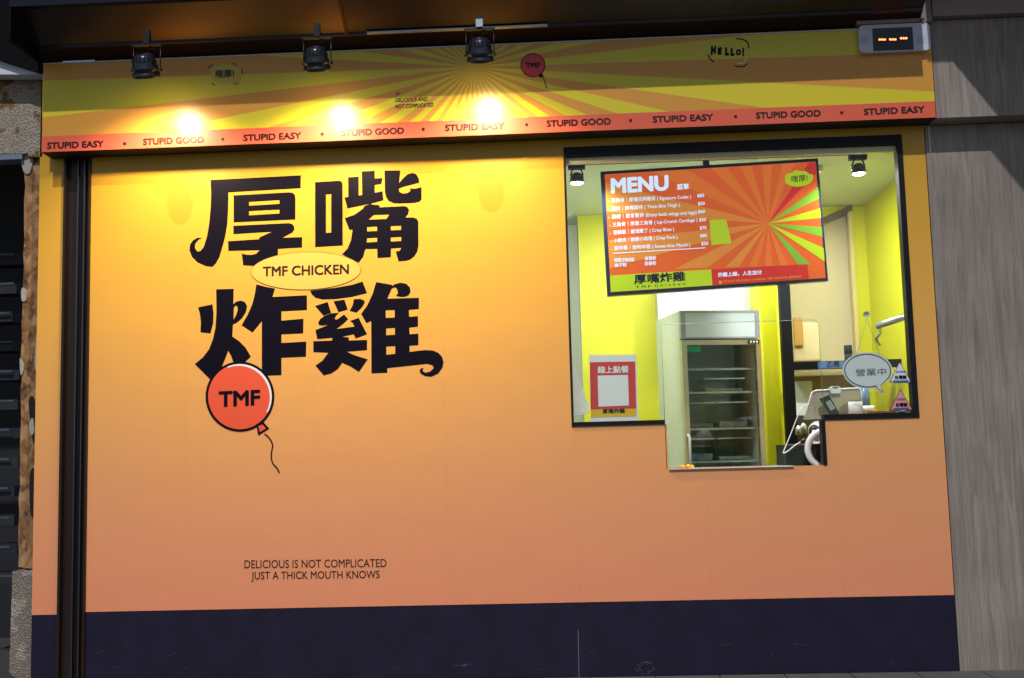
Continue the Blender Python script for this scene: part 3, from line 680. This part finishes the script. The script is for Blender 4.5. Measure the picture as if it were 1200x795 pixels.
HY = .036
os_ = thing('open_sign', 'speech bubble shaped open sign hanging on strings inside the window', 'sign', W(1016, 460, HY))
def bubble(k):
    e = ell(1016.7, 434.5, 27.3+k, 19.6+k, 56, 62, 382, tilt=3)
    return e + [(1031.5, 452.5+k*.4), (1034.5+k, 461+k*1.3), (1026, 454+k)]
build('board', MB().prism(px(bubble(1.9), HY), HY, HY+.003), mat('acrylic_white', srgb(222,228,232), .25), os_)
build('outline', MB().sheet(px(bubble(.2), HY), HY-.001, [px(bubble(-1.0), HY)]), mat('navy_ink', srgb(24,34,70), .3), os_)
build('sign_lettering', text_mb('營業中', (1003, 441.2), (1038.8, 439.8), 8.6, HY-.0012, -.006), mat('grey_ink', srgb(70,78,88), .4), os_)
build('string', MB().tube([W(1016, 373, HY), W(1003.5, 419, HY)], .0012, 5), mat('string_grey', srgb(150,150,140), .6), os_)
build('string', MB().tube([W(1016, 373, HY), W(1031.5, 417, HY)], .0012, 5), mat('string_grey'), os_)
build('suction_hook', MB().lathe(tuple(W(1015.5, 369, .031)), (0,1,0), [(0,.016),(.003,.015),(.006,.006),(.012,.005),(.012,0)], 16), mat('clear_plastic', srgb(205,210,205), .2), os_)

# ------------------------------------------------------------------ counter and the things on it
ctr = thing('service_counter', 'dark green counter top behind the open hatch', 'counter', (3.4, 0, .9))
build('counter_top', MB().box(2.5, 4.6, .101, .62, wc-.045, wc-.004), mat('counter_green', srgb(74,88,78), .3), ctr)
build('counter_top', MB().box(nl+.006, nr-.014, .0185, .1005, wc-.03, wc-.003), mat('counter_green'), ctr)
build('counter_front', MB().box(2.5, 4.6, .105, .13, 0, wc-.046), mat('cabinet_grey', srgb(120,120,118), .5), ctr)
mn = thing('menu_card', 'laminated red and white menu card lying on the hatch counter', 'menu card', (3.3, .05, wc))
x0_, x1_ = W(783, 548).x+.004, W(930, 546).x
build('laminate', MB().box(x0_, x1_, -.012, .085, wc-.002, wc+.002), mat('laminate_white', srgb(224,226,226), .2), mn)
build('red_corner', MB().box(x0_+.0, x0_+.10, -.011, .084, wc+.0022, wc+.0030), mat('poster_red'), mn)
build('print_strip', MB().box(x0_+.13, x1_-.12, .02, .05, wc+.0022, wc+.0030), mat('coral_ink'), mn)
cl = thing('yellow_sauce_packet', 'small crumpled yellow packets on the left end of the hatch counter', 'packet', W(806, 546, .03))
for k, (u, v, s) in enumerate(((800,543.5,.011), (806.5,541.5,.013), (811,543.2,.010))):
    c_ = W(u, v, .04+.01*k); mb = MB(); mb.lathe((c_.x, c_.y, wc+.003), (.1*k-.1,0,1), [(0,0),(0,s),(s*.6,s*1.05),(s*1.1,s*.7),(s*1.4,0)], 9)
    build('packet', mb, mat('sauce_yellow', srgb(246,176,10), .3), cl)

bx = thing('black_box', 'low dark green box on the counter beside the hatch jamb', 'box', (3.75, .15, wc))
p0 = W(921, 545, .16); p1 = W(962, 520, .16)
build('case', MB().box(p0.x, p0.x+.40, .16, .40, wc-.002, p1.z), mat('box_green', (.012,.022,.012,1), .35), bx, bevel=.004)
rg = thing('ring_light', 'white ring shaped lamp standing on the counter behind the hatch jamb', 'ring light', W(967, 545, .12))
c_ = W(968, 526.5, .12); mb = MB(); Rg = (W(990,526,.12)-c_).length
n_ = 40
mb.tube([(c_.x+Rg*cos(2*pi*i/n_), .12, c_.z+Rg*sin(2*pi*i/n_)) for i in range(n_+1)], .0135, 10, False)
build('ring_tube', mb, WHITE, rg)
mb = MB(); mb.tube([(c_.x+Rg*.86*cos(2*pi*i/n_), .118, c_.z+Rg*.86*sin(2*pi*i/n_)) for i in range(n_+1)], .005, 8, False)
build('diffuser', mb, mat('diffuser_grey', srgb(176,180,182), .3), rg)
wc_ = thing('webcam', 'white round camera with a black face above the ring lamp', 'camera', W(960, 508, .22))
c_ = W(960, 506, .22); s_ = (W(973,506,.22)-c_).length
mb = MB().lathe(tuple(c_), (-.5,-1,0), [(s_*cos(R(a)), s_*sin(R(a))) for a in range(0, 181, 12)], 24); build('shell', mb, WHITE, wc_)
d_ = Vector((-.95,-1,.05)).normalized(); mb = MB().lathe(tuple(c_+d_*s_*.62), d_, [(0,s_*.62),(s_*.25,s_*.6),(s_*.36,s_*.3),(s_*.37,0)], 20); build('lens_face', mb, BLACK, wc_)
build('stand', MB().lathe((c_.x, c_.y, p1.z), (0,0,1), [(0,.035),(.02,.03),(c_.z-s_-p1.z+.01,.02)], 16), WHITE, wc_)
cb = thing('power_cable', 'white cable looping down beside the black post to the counter', 'cable', W(925, 520, .2))
build('lead', MB().tube(smooth([tuple(W(u, v, .13)) for u, v in ((948,474),(940,478),(934,490),(927,508),(920,525),(918,531),(923,529),(932,522),(940,517))], 6, False), .0028, 6), WHITE, cb)
build('plug', MB().tube([W(938,518,.13), W(944,515,.13)], .007, 8), BLACK, cb)

tb = thing('tablet_stand', 'beige backed tablet with a white rim leaning on the counter behind the glass', 'tablet', W(975, 490, .22))
q = px([(951,459),(956,457.5),(1005,454.3),(1009,457),(1011.5,489),(942,492)], .22)
build('tablet_back', MB().prism(q, .222, .232), mat('tablet_grey', srgb(170,166,140), .35), tb)
build('tablet_rim', MB().tube([W(u, v, .218) for u, v in ((943,491),(951.5,460.5),(956,458),(1005,455),(1009,458),(1011,488))], .004, 8), WHITE, tb)
build('clip', MB().prism(px([(972,454.5),(975,452.8),(982,452.5),(985.5,454.5),(985,461),(974,461.5)], .205), .205, .222), WHITE, tb)
build('clip_slot', MB().prism(px([(976,454),(982,453.8),(982,455),(976,455.2)], .203), .2035, .2055), BLACKM, tb)
ct = thing('card_terminal', 'dark tilted card terminal with a pale screen in front of the tablet', 'card terminal', W(973, 488, .16))
build('case', MB().prism(px([(961,466.8),(971.3,462.2),(984,485.2),(974.6,489)], .16), .16, .185), mat('terminal_teal', srgb(22,40,50), .35), ct, bevel=.002)
build('screen', MB().prism(px([(967.5,471.5),(973,469),(979,478.6),(973.5,481.5)], .158), .158, .161), mat('terminal_screen', srgb(150,165,160), .3), ct)
cu = thing('paper_cup', 'white paper roll standing right of the tablet behind the glass', 'paper roll', W(1003, 488, .14))
a_ = W(1003, 488, .14); h_ = W(1003, 471, .14).z-a_.z; rr = (W(1011,480,.14)-W(995,480,.14)).length/2
build('roll', MB().lathe(tuple(a_), (0,0,1), [(0,0),(0,rr),(h_,rr),(h_,rr*.35),(h_*.9,rr*.33),(h_*.9,0)], 24), PAPER, cu)
br = thing('wooden_tray', 'brown lacquered wooden tray on the counter at the right of the window', 'tray', W(1035, 487, .2))
mb = MB().lathe(tuple(W(1037, 485.5, .2)), (0,0,1), [(0,0),(0,.07),(.006,.085),(.016,.088),(.016,.080),(.008,.07),(.006,0)], 28)
build('tray', mb, mat('tray_brown', srgb(150,84,18), .2, coat=.5), br)
bo = thing('dark_bottle', 'black capped bottle standing behind the open sign', 'bottle', W(995, 430, .6))
a_ = W(995, 432, .6); h_ = W(995, 405, .6).z-a_.z
build('bottle_body', MB().lathe(tuple(a_), (0,0,1), [(0,0),(0,.021),(h_*.6,.021),(h_*.62,.019)], 18), mat('bottle_dark', srgb(36,44,48), .3), bo)
build('cap', MB().lathe((a_.x,a_.y,a_.z+h_*.62), (0,0,1), [(0,.021),(h_*.38,.021),(h_*.38,0)], 18), BLACKM, bo)
bb = thing('blue_pump_bottle', 'blue grey bottle beside the white paper roll', 'bottle', W(1014, 480, .5))
a_ = W(1013, 484, .5); h_ = W(1013, 448, .5).z-a_.z
build('bottle_body', MB().lathe(tuple(a_), (0,0,1), [(0,0),(0,.032),(h_*.75,.032),(h_*.85,.012),(h_,.012),(h_,0)], 18), mat('bottle_blue', srgb(90,120,150), .25), bb)
wt2 = thing('white_tub', 'small white tub behind the paper roll', 'tub', W(1017, 484, .35))
a_ = W(1014, 484, .35); build('tub', MB().lathe(tuple(a_), (0,0,1), [(0,0),(0,.04),(.035,.045),(.035,0)], 18), WHITE, wt2)
bg_ = thing('white_bag', 'white plastic bag slumped at the left edge of the window', 'bag', W(675, 490, .12))
mb = MB(); P = [(668,425),(673,427),(679,445),(686,465),(691.5,479),(684,486),(676,487),(668,486)]
mb.prism(px(smooth(P, 3), .10), .10, .16); build('bag', mb, mat('bag_white', srgb(226,228,222), .5, bump=.4, bscale=25), bg_, bevel=.012)
# stationery: spatula at the sill right
sp_ = thing('metal_tongs', 'dark metal tongs lying on the counter at the right window corner', 'tongs', W(1060, 482, .1))
build('arm', MB().tube([W(1050,484,.1), W(1073,480.5,.1)], .005, 6), BLACK, sp_)
build('arm', MB().tube([W(1052,479,.11), W(1052,486,.11)], .005, 6), BLACK, sp_)

# ------------------------------------------------------------------ interior shell
BYK = 1.9
zc = 2.62
it = thing('interior_walls', 'bright yellow green kitchen walls behind the service window', 'interior wall', (3.5, BYK, 0))
xL = W(680, 350, BYK).x
xo0, xo1 = W(925, 350, BYK).x, W(1004, 350, BYK).x       # stairwell opening with sloping head
ho0, ho1 = W(925, 275, BYK).z, W(1003, 240, BYK).z
build('back_wall', MB().box(xL, xo0, BYK, BYK+.06, 0, zc).prism([(xo0,ho0),(xo1,ho1),(xo1,zc),(xo0,zc)], BYK, BYK+.06), INTY, it)
build('right_return', MB().box(xo1, 5.5, BYK-.001, BYK+.05, 0, zc), INTY, it)
pil_x0, pil_x1 = W(889, 450, 1.55).x, W(918.5, 450, 1.55).x
build('yellow_pier', MB().box(pil_x0, pil_x1, 1.55, BYK-.002, 0, zc), INTY, it)
build('side_wall', MB().box(4.62, 4.68, .11, BYK-.001, 0, zc), INTY, it)
build('left_recess_wall', MB().box(2.3, xL, BYK+.3, BYK+.36, 0, zc).box(2.3, 2.36, .11, BYK+.3, 0, zc), INTW, it)
sl_ = MB(); v_ = px([(664,252),(664,180),(712,180),(712,218)], 1.2)
build('sloping_bulkhead', sl_.prism(px([(655,262),(655,150),(735,150),(735,203)], BYK-.1), BYK-.1, BYK-.02), INTW, it)
build('ceiling', MB().box(2.3, 5.5, .10, 3.2, zc+.001, zc+.06), INTW, it)
wtw = W(893, 368, 1.7)
build('pale_reflection_box', MB().box(W(770,340,1.7).x, W(889,340,1.7).x, 1.7, BYK-.003, wtw.z-.2, W(830,325,1.7).z), mat('reflection_tone', srgb(186,196,180), .4, noise=.06, nscale=5), it)  # added box, its pale tone stands for light reflected off the wall
build('stair_back', MB().box(xo0-.02, xo1+.1, BYK+.14, BYK+.18, 0, zc), BEIGE, it)
build('head_trim', MB().prism([(xo0,ho0-.0),(xo1,ho1),(xo1,ho1-.04),(xo0,ho0-.04)], BYK-.02, BYK+.05), mat('trim_grey', srgb(104,92,70), .5), it)
build('reveal', MB().box(xo1-.025, xo1-.001, BYK-.01, BYK+.05, 0, ho1-.03), mat('reveal_cream', srgb(216,196,140), .5), it)

bp = thing('black_post', 'black square post with a crossbar right of the yellow pier', 'post', (W(925,450,1.3).x, 1.3, 0))
ps = W(918,430,1.3).x; pe = W(930.5,430,1.3).x
build('upright', MB().box(ps, pe, 1.3, 1.36, 0, zc), BLACKM, bp)
zz0, zz1 = W(945,433,1.3).z, W(945,424,1.3).z
build('crossbar', MB().box(pe, pe+.75, 1.3, 1.36, zz0, zz1), BLACKM, bp)
cabn = thing('wall_cabinet', 'cream cabinet with an orange side left of the open sign, above the crossbar', 'cabinet', (pe, 1.4, 1.3))
c0, c1 = W(942,424,1.4), W(961,378,1.4)
build('door', MB().box(W(930,400,1.4).x, c1.x, 1.4, 1.7, c0.z, c1.z), mat('cabinet_cream', srgb(214,198,150), .4), cabn, bevel=.01)
build('orange_side', MB().box(W(930.5,400,1.38).x, W(941.5,400,1.38).x, 1.375, 1.398, W(935,406,1.38).z, W(935,372,1.38).z), mat('side_orange', srgb(186,142,62), .5), cabn, bevel=.006)
bx2 = thing('blue_label_box', 'blue labelled box on the shelf above the tablet', 'box', W(976, 431, 1.2))
a_, b_ = W(962, 432, 1.2), W(990, 423, 1.2)
build('carton', MB().box(a_.x, b_.x, 1.2, 1.28, a_.z, b_.z), mat('carton_blue', srgb(70,110,170), .5), bx2)
build('box_lettering', text_mb('乙備', (969, 430.5), (984, 429.5), 7, 1.197, .02), mat('navy_ink'), bx2)
hv = thing('back_shelf', 'wooden back shelf with notices below the crossbar', 'shelf', (W(960,470,1.5).x, 1.5, 0))
a_, b_ = W(928, 470, 1.5), W(1010, 440, 1.5)
build('back_panel', MB().box(a_.x, b_.x, 1.5, 1.53, .3, W(960,434,1.5).z), mat('shelf_brown', srgb(150,118,70), .5, noise=.1), hv)
build('shelf_board', MB().box(a_.x, b_.x+.1, 1.42, 1.5, W(960,440,1.42).z, W(960,435,1.42).z), BEIGE, hv)
build('notice', MB().box(W(932,460,1.49).x, W(952,460,1.49).x, 1.49, 1.497, W(940,487,1.49).z, W(940,447,1.49).z), PAPER, hv)
build('shelf_board', MB().box(a_.x, b_.x+.1, 1.40, 1.5, W(960,508,1.42).z, W(960,488,1.42).z), mat('shelf_dark', srgb(66,60,62), .5), hv)
js = thing('steel_canister', 'small shiny canister on the dark shelf above the green box', 'canister', W(939, 505, 1.0))
for k, u in enumerate((936, 942)):
    a_ = W(u, 510-3*k, 1.0); build('canister', MB().lathe(tuple(a_), (0,0,1), [(0,0),(0,.018),(.04,.018),(.052,.008),(.055,0)], 14), STEEL, js)

hr = thing('handrail', 'brushed steel stair handrail on the yellow wall at the right of the window', 'handrail', W(1045, 375, 1.0))
build('rail', MB().tube([W(1026,382.5,1.0), W(1100,359,.9)], .020, 12), STEEL, hr)
build('bracket', MB().tube(smooth([tuple(W(1031,383,1.0)), tuple(W(1032,390,1.0)), tuple(W(1027,397,1.05)), tuple(W(1031,404,1.2))], 4, False), .009, 8), STEEL, hr)

# ------------------------------------------------------------------ ceiling track with two spots
TY = .38
tk = thing('ceiling_track', 'black lamp track along the top of the service window', 'track', W(840, 182, TY))
a_, b_ = W(668, 192, TY), W(1018, 177, TY)
build('track_bar', MB().box(gx0, b_.x, TY, TY+.03, a_.z-.004, a_.z+.03), BLACKM, tk)
build('pale_ceiling_strip', MB().box(gx0, gx1, TY-.2, TY-.17, a_.z+.035, a_.z+.062), mat('pale_strip', srgb(200,196,140), .4), tk)
def inner(u, v, label):
    b = W(u, v, TY)
    t = thing('track_spot', label, 'spotlight', b, group='small spotlights on the inner track')
    sx = 1 if u < 800 else -1
    build('adapter', MB().box(-.045, .045, -.012, .025, .045, .088), BLACKM, t, local=True)
    build('yoke', MB().tube([(-.02,0,.045),(-.034,0,.01)], .004, 6).tube([(.02,0,.045),(.034,0,.01)], .004, 6), BLACKM, t, local=True)
    build('head', MB().lathe((0,0,-.03), (0,0,1), [(0,.030),(0,.037),(.03,.037),(.045,.028),(.055,.012),(.055,0)], 20), mat('head_grey', srgb(80,80,84), .3, .6), t, local=True)
    build('bulb', MB().lathe((0,0,-.034), (0,0,1), [(0,0),(-.004,.02),(.003,.033)], 20), mat('cool_glow', (1,1,1,1), .5, emit=40, ecol=(.95,1,.95,1)), t, local=True)
    ld = bpy.data.lights.new('lamp_light', 'SPOT'); lo = bpy.data.objects.new('lamp_light', ld); COL.objects.link(lo)
    ld.energy = 75; ld.color = (1, .98, .92); ld.spot_size = R(140); ld.spot_blend = .6; ld.shadow_soft_size = .03
    lo.parent = t; lo.location = (0, 0, -.045); lo.rotation_euler = Vector((.12*sx, .75, -1)).to_track_quat('-Z', 'Y').to_euler()
inner(676, 208, 'small lit track spotlight at the upper left inside the window')
inner(1006, 197, 'small lit track spotlight at the upper right inside the window')
pl = thing('fill_panel', 'added flat fill light over the middle of the kitchen, out of view', 'fill light', (3.6, 1.1, zc-.03))  # added glowing panel above the sightline, brightens the kitchen
build('frame', MB().box(3.1, 4.1, .8, 1.4, zc-.028, zc-.001), WHITE, pl)
build('diffuser', MB().box(3.12, 4.08, .82, 1.38, zc-.033, zc-.0285), mat('fill_glow', (1,1,.95,1), .5, emit=17, ecol=(.97,1,.95,1)), pl)

# ------------------------------------------------------------------ menu screen
MY = .5
def quad(P, Y, d=0): return px(P, Y)
tv = thing('menu_screen', 'black framed hanging menu screen with orange background and white menu list', 'menu screen', W(836, 340, MY))
bz = px([(703.6,201.3),(958.5,185.6),(970.6,329.4),(711.8,347.5)], MY)
build('bezel', MB().prism(bz, MY+.001, MY+.045), mat('bezel_black', (.006,.010,.022,1), .2), tv)
build('mount', MB().box(W(825,190,MY).x, W(832,190,MY).x, MY+.02, MY+.05, W(828,200,MY).z, zc), BLACKM, tv)
def em(name, c, k=.55): return mat(name, tuple(v*.25 for v in srgb(*c)[:3])+(1,), .3, emit=k*1.25, ecol=srgb(*c), spec=.12)
SO = em('screen_orange', (226,98,34)); SW = em('screen_white', (205,225,250), .8); SG = em('screen_lime', (186,214,24)); SR = em('screen_red', (206,48,36)); SA = em('screen_amber', (224,140,52)); SN = em('screen_navy', (20,20,46), .2); SYL = em('screen_yellow', (226,160,30)); SGR = em('screen_green', (140,180,60))
M0 = MY-.001
scr = build('screen', MB().sheet(px([(708.5,204.6),(955.5,189.6),(967.6,326),(715.7,342.6)], MY), M0), SO, tv)
SO2 = em('screen_orange_light', (232,118,42)); SG2 = em('screen_green_deep', (128,178,50))
def clip_ray(cx, cy, an):
    """screen edge met by a ray from a point of the menu picture"""
    x, y = cx, cy
    while True:
        x += cos(an)*.5; y += sin(an)*.5
        t = (x-712)/(961-712)
        if y < 204.2-15*t+1 or y > 317.5-7.5*t or x > 956+(y-190)*.088 or x < 709+(y-204)*.052: return (x, y)
for k in range(18):
    a0, a1 = R(k*20+4), R(k*20+14)
    an_ = k*20 % 360
    m__ = SG2 if an_ in (0, 40, 320) else (SG if an_ in (20, 340) else (SR if an_ == 300 else (SA if 100 < an_ < 200 else SO2)))
    if an_ in (260, 280, 240): m__ = SO2
    pts_ = [(900, 262)] + [clip_ray(900, 262, a0+(a1-a0)*j/5) for j in range(6)]
    build('screen_ray', MB().sheet(px(pts_, M0), M0-.0012), m__, scr)
build('lime_block', MB().sheet(px([(831.3,258),(851,257.6),(857,285),(833.8,287.6)], M0), M0-.002), SG, scr)
build('lime_band', MB().sheet(px([(715,323.2),(833.3,316),(834.8,334.6),(715.7,342.4)], M0), M0-.002), SG, scr)
build('red_band', MB().sheet(px([(833.6,316.2),(946,309.8),(948,327.2),(835,334.5)], M0), M0-.002), SR, scr)
build('greeting_bubble', MB().sheet(px(smooth([(920,211),(921,205),(927,203),(932,200),(938,201),(944,201),(948,204),(953,206),(951,213),(945,217),(936,219),(927,218),(921,215)], 4), M0), M0-.002), SG, scr)
T0 = M0-.003
build('bubble_lettering', text_mb('哩厚!', (927.5, 214), (946.5, 212.5), 7.4, T0, .01), SN, scr)
build('menu_heading', text_mb('MENU', (716, 227.6), (784, 223.6), 18.5, T0, .05), SW, scr)
build('menu_heading', text_mb('菜單', (793.3, 223), (807.5, 222), 7, T0, .03), SW, scr)
rows = [('厚脆排｜厚嘴招牌雞排 ( Signature Cutlet )', 716.5, 810, 238, 233.3, '$85', 817.2, 825.4, 231.8),
 ('腿排｜爽嘴腿排 ( Thick-Bite Thigh )', 716.5, 797, 247.8, 242.8, '$50', 818, 826, 241.2),
 ('雞翅｜雙享雙拼 (Enjoy both wings and legs)', 717, 816.5, 257, 251.6, '$60', 818, 826, 250.6),
 ('三角骨｜厚脆三角骨 ( Lip-Crunch Cartilage )', 718, 817.5, 266.4, 260.3, '$50', 819.5, 827.4, 260.2),
 ('香酥脆｜雞塊脆丁 ( Crisp Bites )', 718.8, 790, 275.6, 271.2, '$70', 820.2, 828, 269.6),
 ('小酥肉｜酥脆小肉塊 ( Crisp Pork )', 719.4, 794, 285, 280.4, '$85', 820.6, 828.6, 278.8),
 ('甜年糕｜甜吻年糕 ( Sweet-Kiss Mochi )', 720, 809, 294, 289.4, '$50', 822, 830.2, 288)]
for k, (b_, u0, u1, v0, v1, pr, a0, a1, av) in enumerate(rows):
    build('menu_line', text_mb(b_, (u0, v0+.6), (u1, v1+.6), 6.2, T0, .012), SW, scr)
    build('menu_price', text_mb(pr, (a0, av+.2), (a1, av-.3), 4.4, T0, .02), SW, scr)
    build('menu_dot', MB().sheet(px(ell(u0-3.2, v0-1.6, .55, .55, 8), T0), T0), SW, scr)
build('menu_rule', stroke([(718.5, 297.2), (826.5, 290.6)], .9, T0), SW, scr)
for b_, u0, u1, v in (('椒鹽甘梅胡椒', 720, 743.6, 307.5), ('梅子粉', 720.5, 734.5, 313.6), ('麻辣粉', 755.5, 769.2, 305.6), ('蒜香粉', 755.5, 769.2, 311.6)):
    build('menu_note', text_mb(b_, (u0, v), (u1, v-.8), 4.8, T0, .015), SW, scr)
build('screen_logo', text_mb('厚嘴炸雞', (743, 333.5), (803.5, 329.5), 11.5, T0, .035), SN, scr)
build('screen_logo', text_mb('T M F  C h i c k e n', (745, 338.3), (803, 334), 3, T0, .01), SN, scr)
build('screen_caption', text_mb('炸雞上線，人生加分', (841.5, 325.2), (893, 321.8), 5.4, T0, .02), SW, scr)
build('screen_caption', text_mb('Fried chicken online, life bonus points', (848.5, 332.3), (939, 326), 3.8, T0, .006), SYL, scr)
build('caption_square', MB().sheet(px([(842.3,329.4),(846,329.2),(846.2,332.6),(842.5,332.8)], T0), T0), SYL, scr)

# ------------------------------------------------------------------ display refrigerator
A0 = W(795, 365, 1.0)
TH = R(12); FW, FD = .475, .45
fr = thing('display_fridge', 'tall pale green glass door display refrigerator behind the hatch', 'refrigerator', (A0.x, 1.0, 0), TH)
HT = A0.z; GR = mat('fridge_enamel', srgb(196,208,190), .4, noise=.04, nscale=6); GRI = mat('fridge_inner', srgb(150,168,150), .5)
t = .025
build('cabinet', MB().box(0, t, 0, FD, .0, HT).box(FW-t, FW, 0, FD, 0, HT).box(t, FW-t, FD-t, FD, 0, HT).box(t, FW-t, 0, FD-t, HT-.02, HT).box(t, FW-t, 0, FD-t, .0, .25), GR, fr, local=True)
z_h0 = W(830, 397, 1.0).z
build('light_box', MB().box(.028, FW-.028, -.03, -.003, z_h0+.01, HT-.012), mat('header_panel', srgb(205,218,226), .3), fr, local=True)
build('header_frame', MB().box(0, .028, -.033, -.001, z_h0, HT).box(FW-.028, FW, -.033, -.001, z_h0, HT).box(.028, FW-.028, -.033, -.001, HT-.012, HT).box(.028, FW-.028, -.033, -.001, z_h0, z_h0+.01), mat('header_grey', srgb(150,156,166), .35), fr, local=True)
zd1 = z_h0-.008
CH = mat('door_chrome', srgb(206,200,168), .22, .7)
dr = build('door_frame', MB().box(.0, .03, -.035, -.004, .25, zd1).box(FW-.03, FW, -.035, -.004, .25, zd1).box(.03, FW-.03, -.035, -.004, zd1-.028, zd1).box(.03, FW-.03, -.035, -.004, .25, .28), CH, fr, local=True)
build('door_glass', MB().face([(.03,-.02,.28),(FW-.03,-.02,.28),(FW-.03,-.02,zd1-.028),(.03,-.02,zd1-.028)]), glass_mat((.72,.78,.76,1)), dr, local=True)
build('thermostat', MB().box(FW-.078, FW-.010, -.039, -.034, zd1-.022, zd1-.004), BLACK, dr, local=True)
for k in range(3): build('digit', MB().box(FW-.066+k*.018, FW-.056+k*.018, -.0402, -.0388, zd1-.018, zd1-.008), mat('digit_glow', srgb(190,220,200), .4, emit=.6), dr, local=True)
build('green_label', MB().box(.034, .115, -.024, -.021, zd1-.068, zd1-.032), mat('label_green', srgb(40,170,110), .4), dr, local=True)
build('door_handle', MB().tube([(.015,-.036,.95),(.015,-.06,.97),(.015,-.06,1.12),(.015,-.036,1.14)], .008, 8), mat('handle_grey', srgb(190,190,196), .3), dr, local=True)
build('liner', MB().box(t, t+.004, .0, FD-t, .25, HT-.02).box(FW-t-.004, FW-t, 0, FD-t, .25, HT-.02).box(t+.004, FW-t-.004, FD-t-.004, FD-t, .25, HT-.02), mat('liner_dark', srgb(216,226,214), .5), fr, local=True)
WIRE = mat('shelf_wire', srgb(205,214,210), .3, .5)
shz = [W(840, v, 1.15).z for v in (434, 461, 503, 541)]
for z_ in shz:
    mb = MB().box(t+.005, FW-t-.005, .02, .030, z_-.006, z_+.006).box(t+.005, FW-t-.005, FD-.06, FD-.05, z_-.004, z_+.004)
    for k in range(14):
        x = t+.02+k*(FW-2*t-.04)/13; mb.box(x-.0015, x+.0015, .03, FD-.06, z_-.002, z_+.002)
    build('wire_shelf', mb, WIRE, fr, local=True)
TUB = glass_mat((.80,.85,.84,1)); TR = mat('tub_rim', srgb(190,200,196), .3)
k = 0
for z_, hh, xs in ((shz[2], .14, ((.05,.21),(.235,.42))), (shz[3], .12, ((.045,.20),(.225,.43))), (shz[1], .07, ((.16,.40),))):
    for xa_, xb_ in xs:
        c = thing('storage_tub', ['left clear tub on the third fridge shelf', 'right clear tub on the third fridge shelf', 'left clear tub on the bottom fridge shelf', 'right clear tub on the bottom fridge shelf', 'low clear tub on the second fridge shelf'][k], 'tub', (0,0,0), group='clear tubs in the fridge')
        M_ = Matrix.Translation(Vector((A0.x,1.0,0))) @ Matrix.Rotation(TH, 4, 'Z')
        c.location = M_ @ Vector(((xa_+xb_)/2, .18, z_+.007)); c.rotation_euler = (0,0,TH); hw = (xb_-xa_)/2
        build('tub_wall', MB().box(-hw, hw, -.12, .12, 0, hh), TUB, c, local=True)
        rm = MB().box(-hw-.004, hw+.004, -.125, -.118, hh+.001, hh+.009).box(-hw-.004, hw+.004, .118, .125, hh+.001, hh+.009).box(-hw-.004, -hw+.004, -.118, .118, hh+.001, hh+.009).box(hw-.004, hw+.004, -.118, .118, hh+.001, hh+.009)
        build('tub_rim', rm, TR, c, local=True)
        build('contents', MB().box(-hw+.008, hw-.008, -.11, .11, .004, hh*(.18+.08*(k % 3))), mat('food_%d' % (k % 3), [srgb(150,156,146), srgb(156,150,128), srgb(126,142,146)][k % 3], .7, noise=.4, nscale=40), c, local=True)
        k += 1
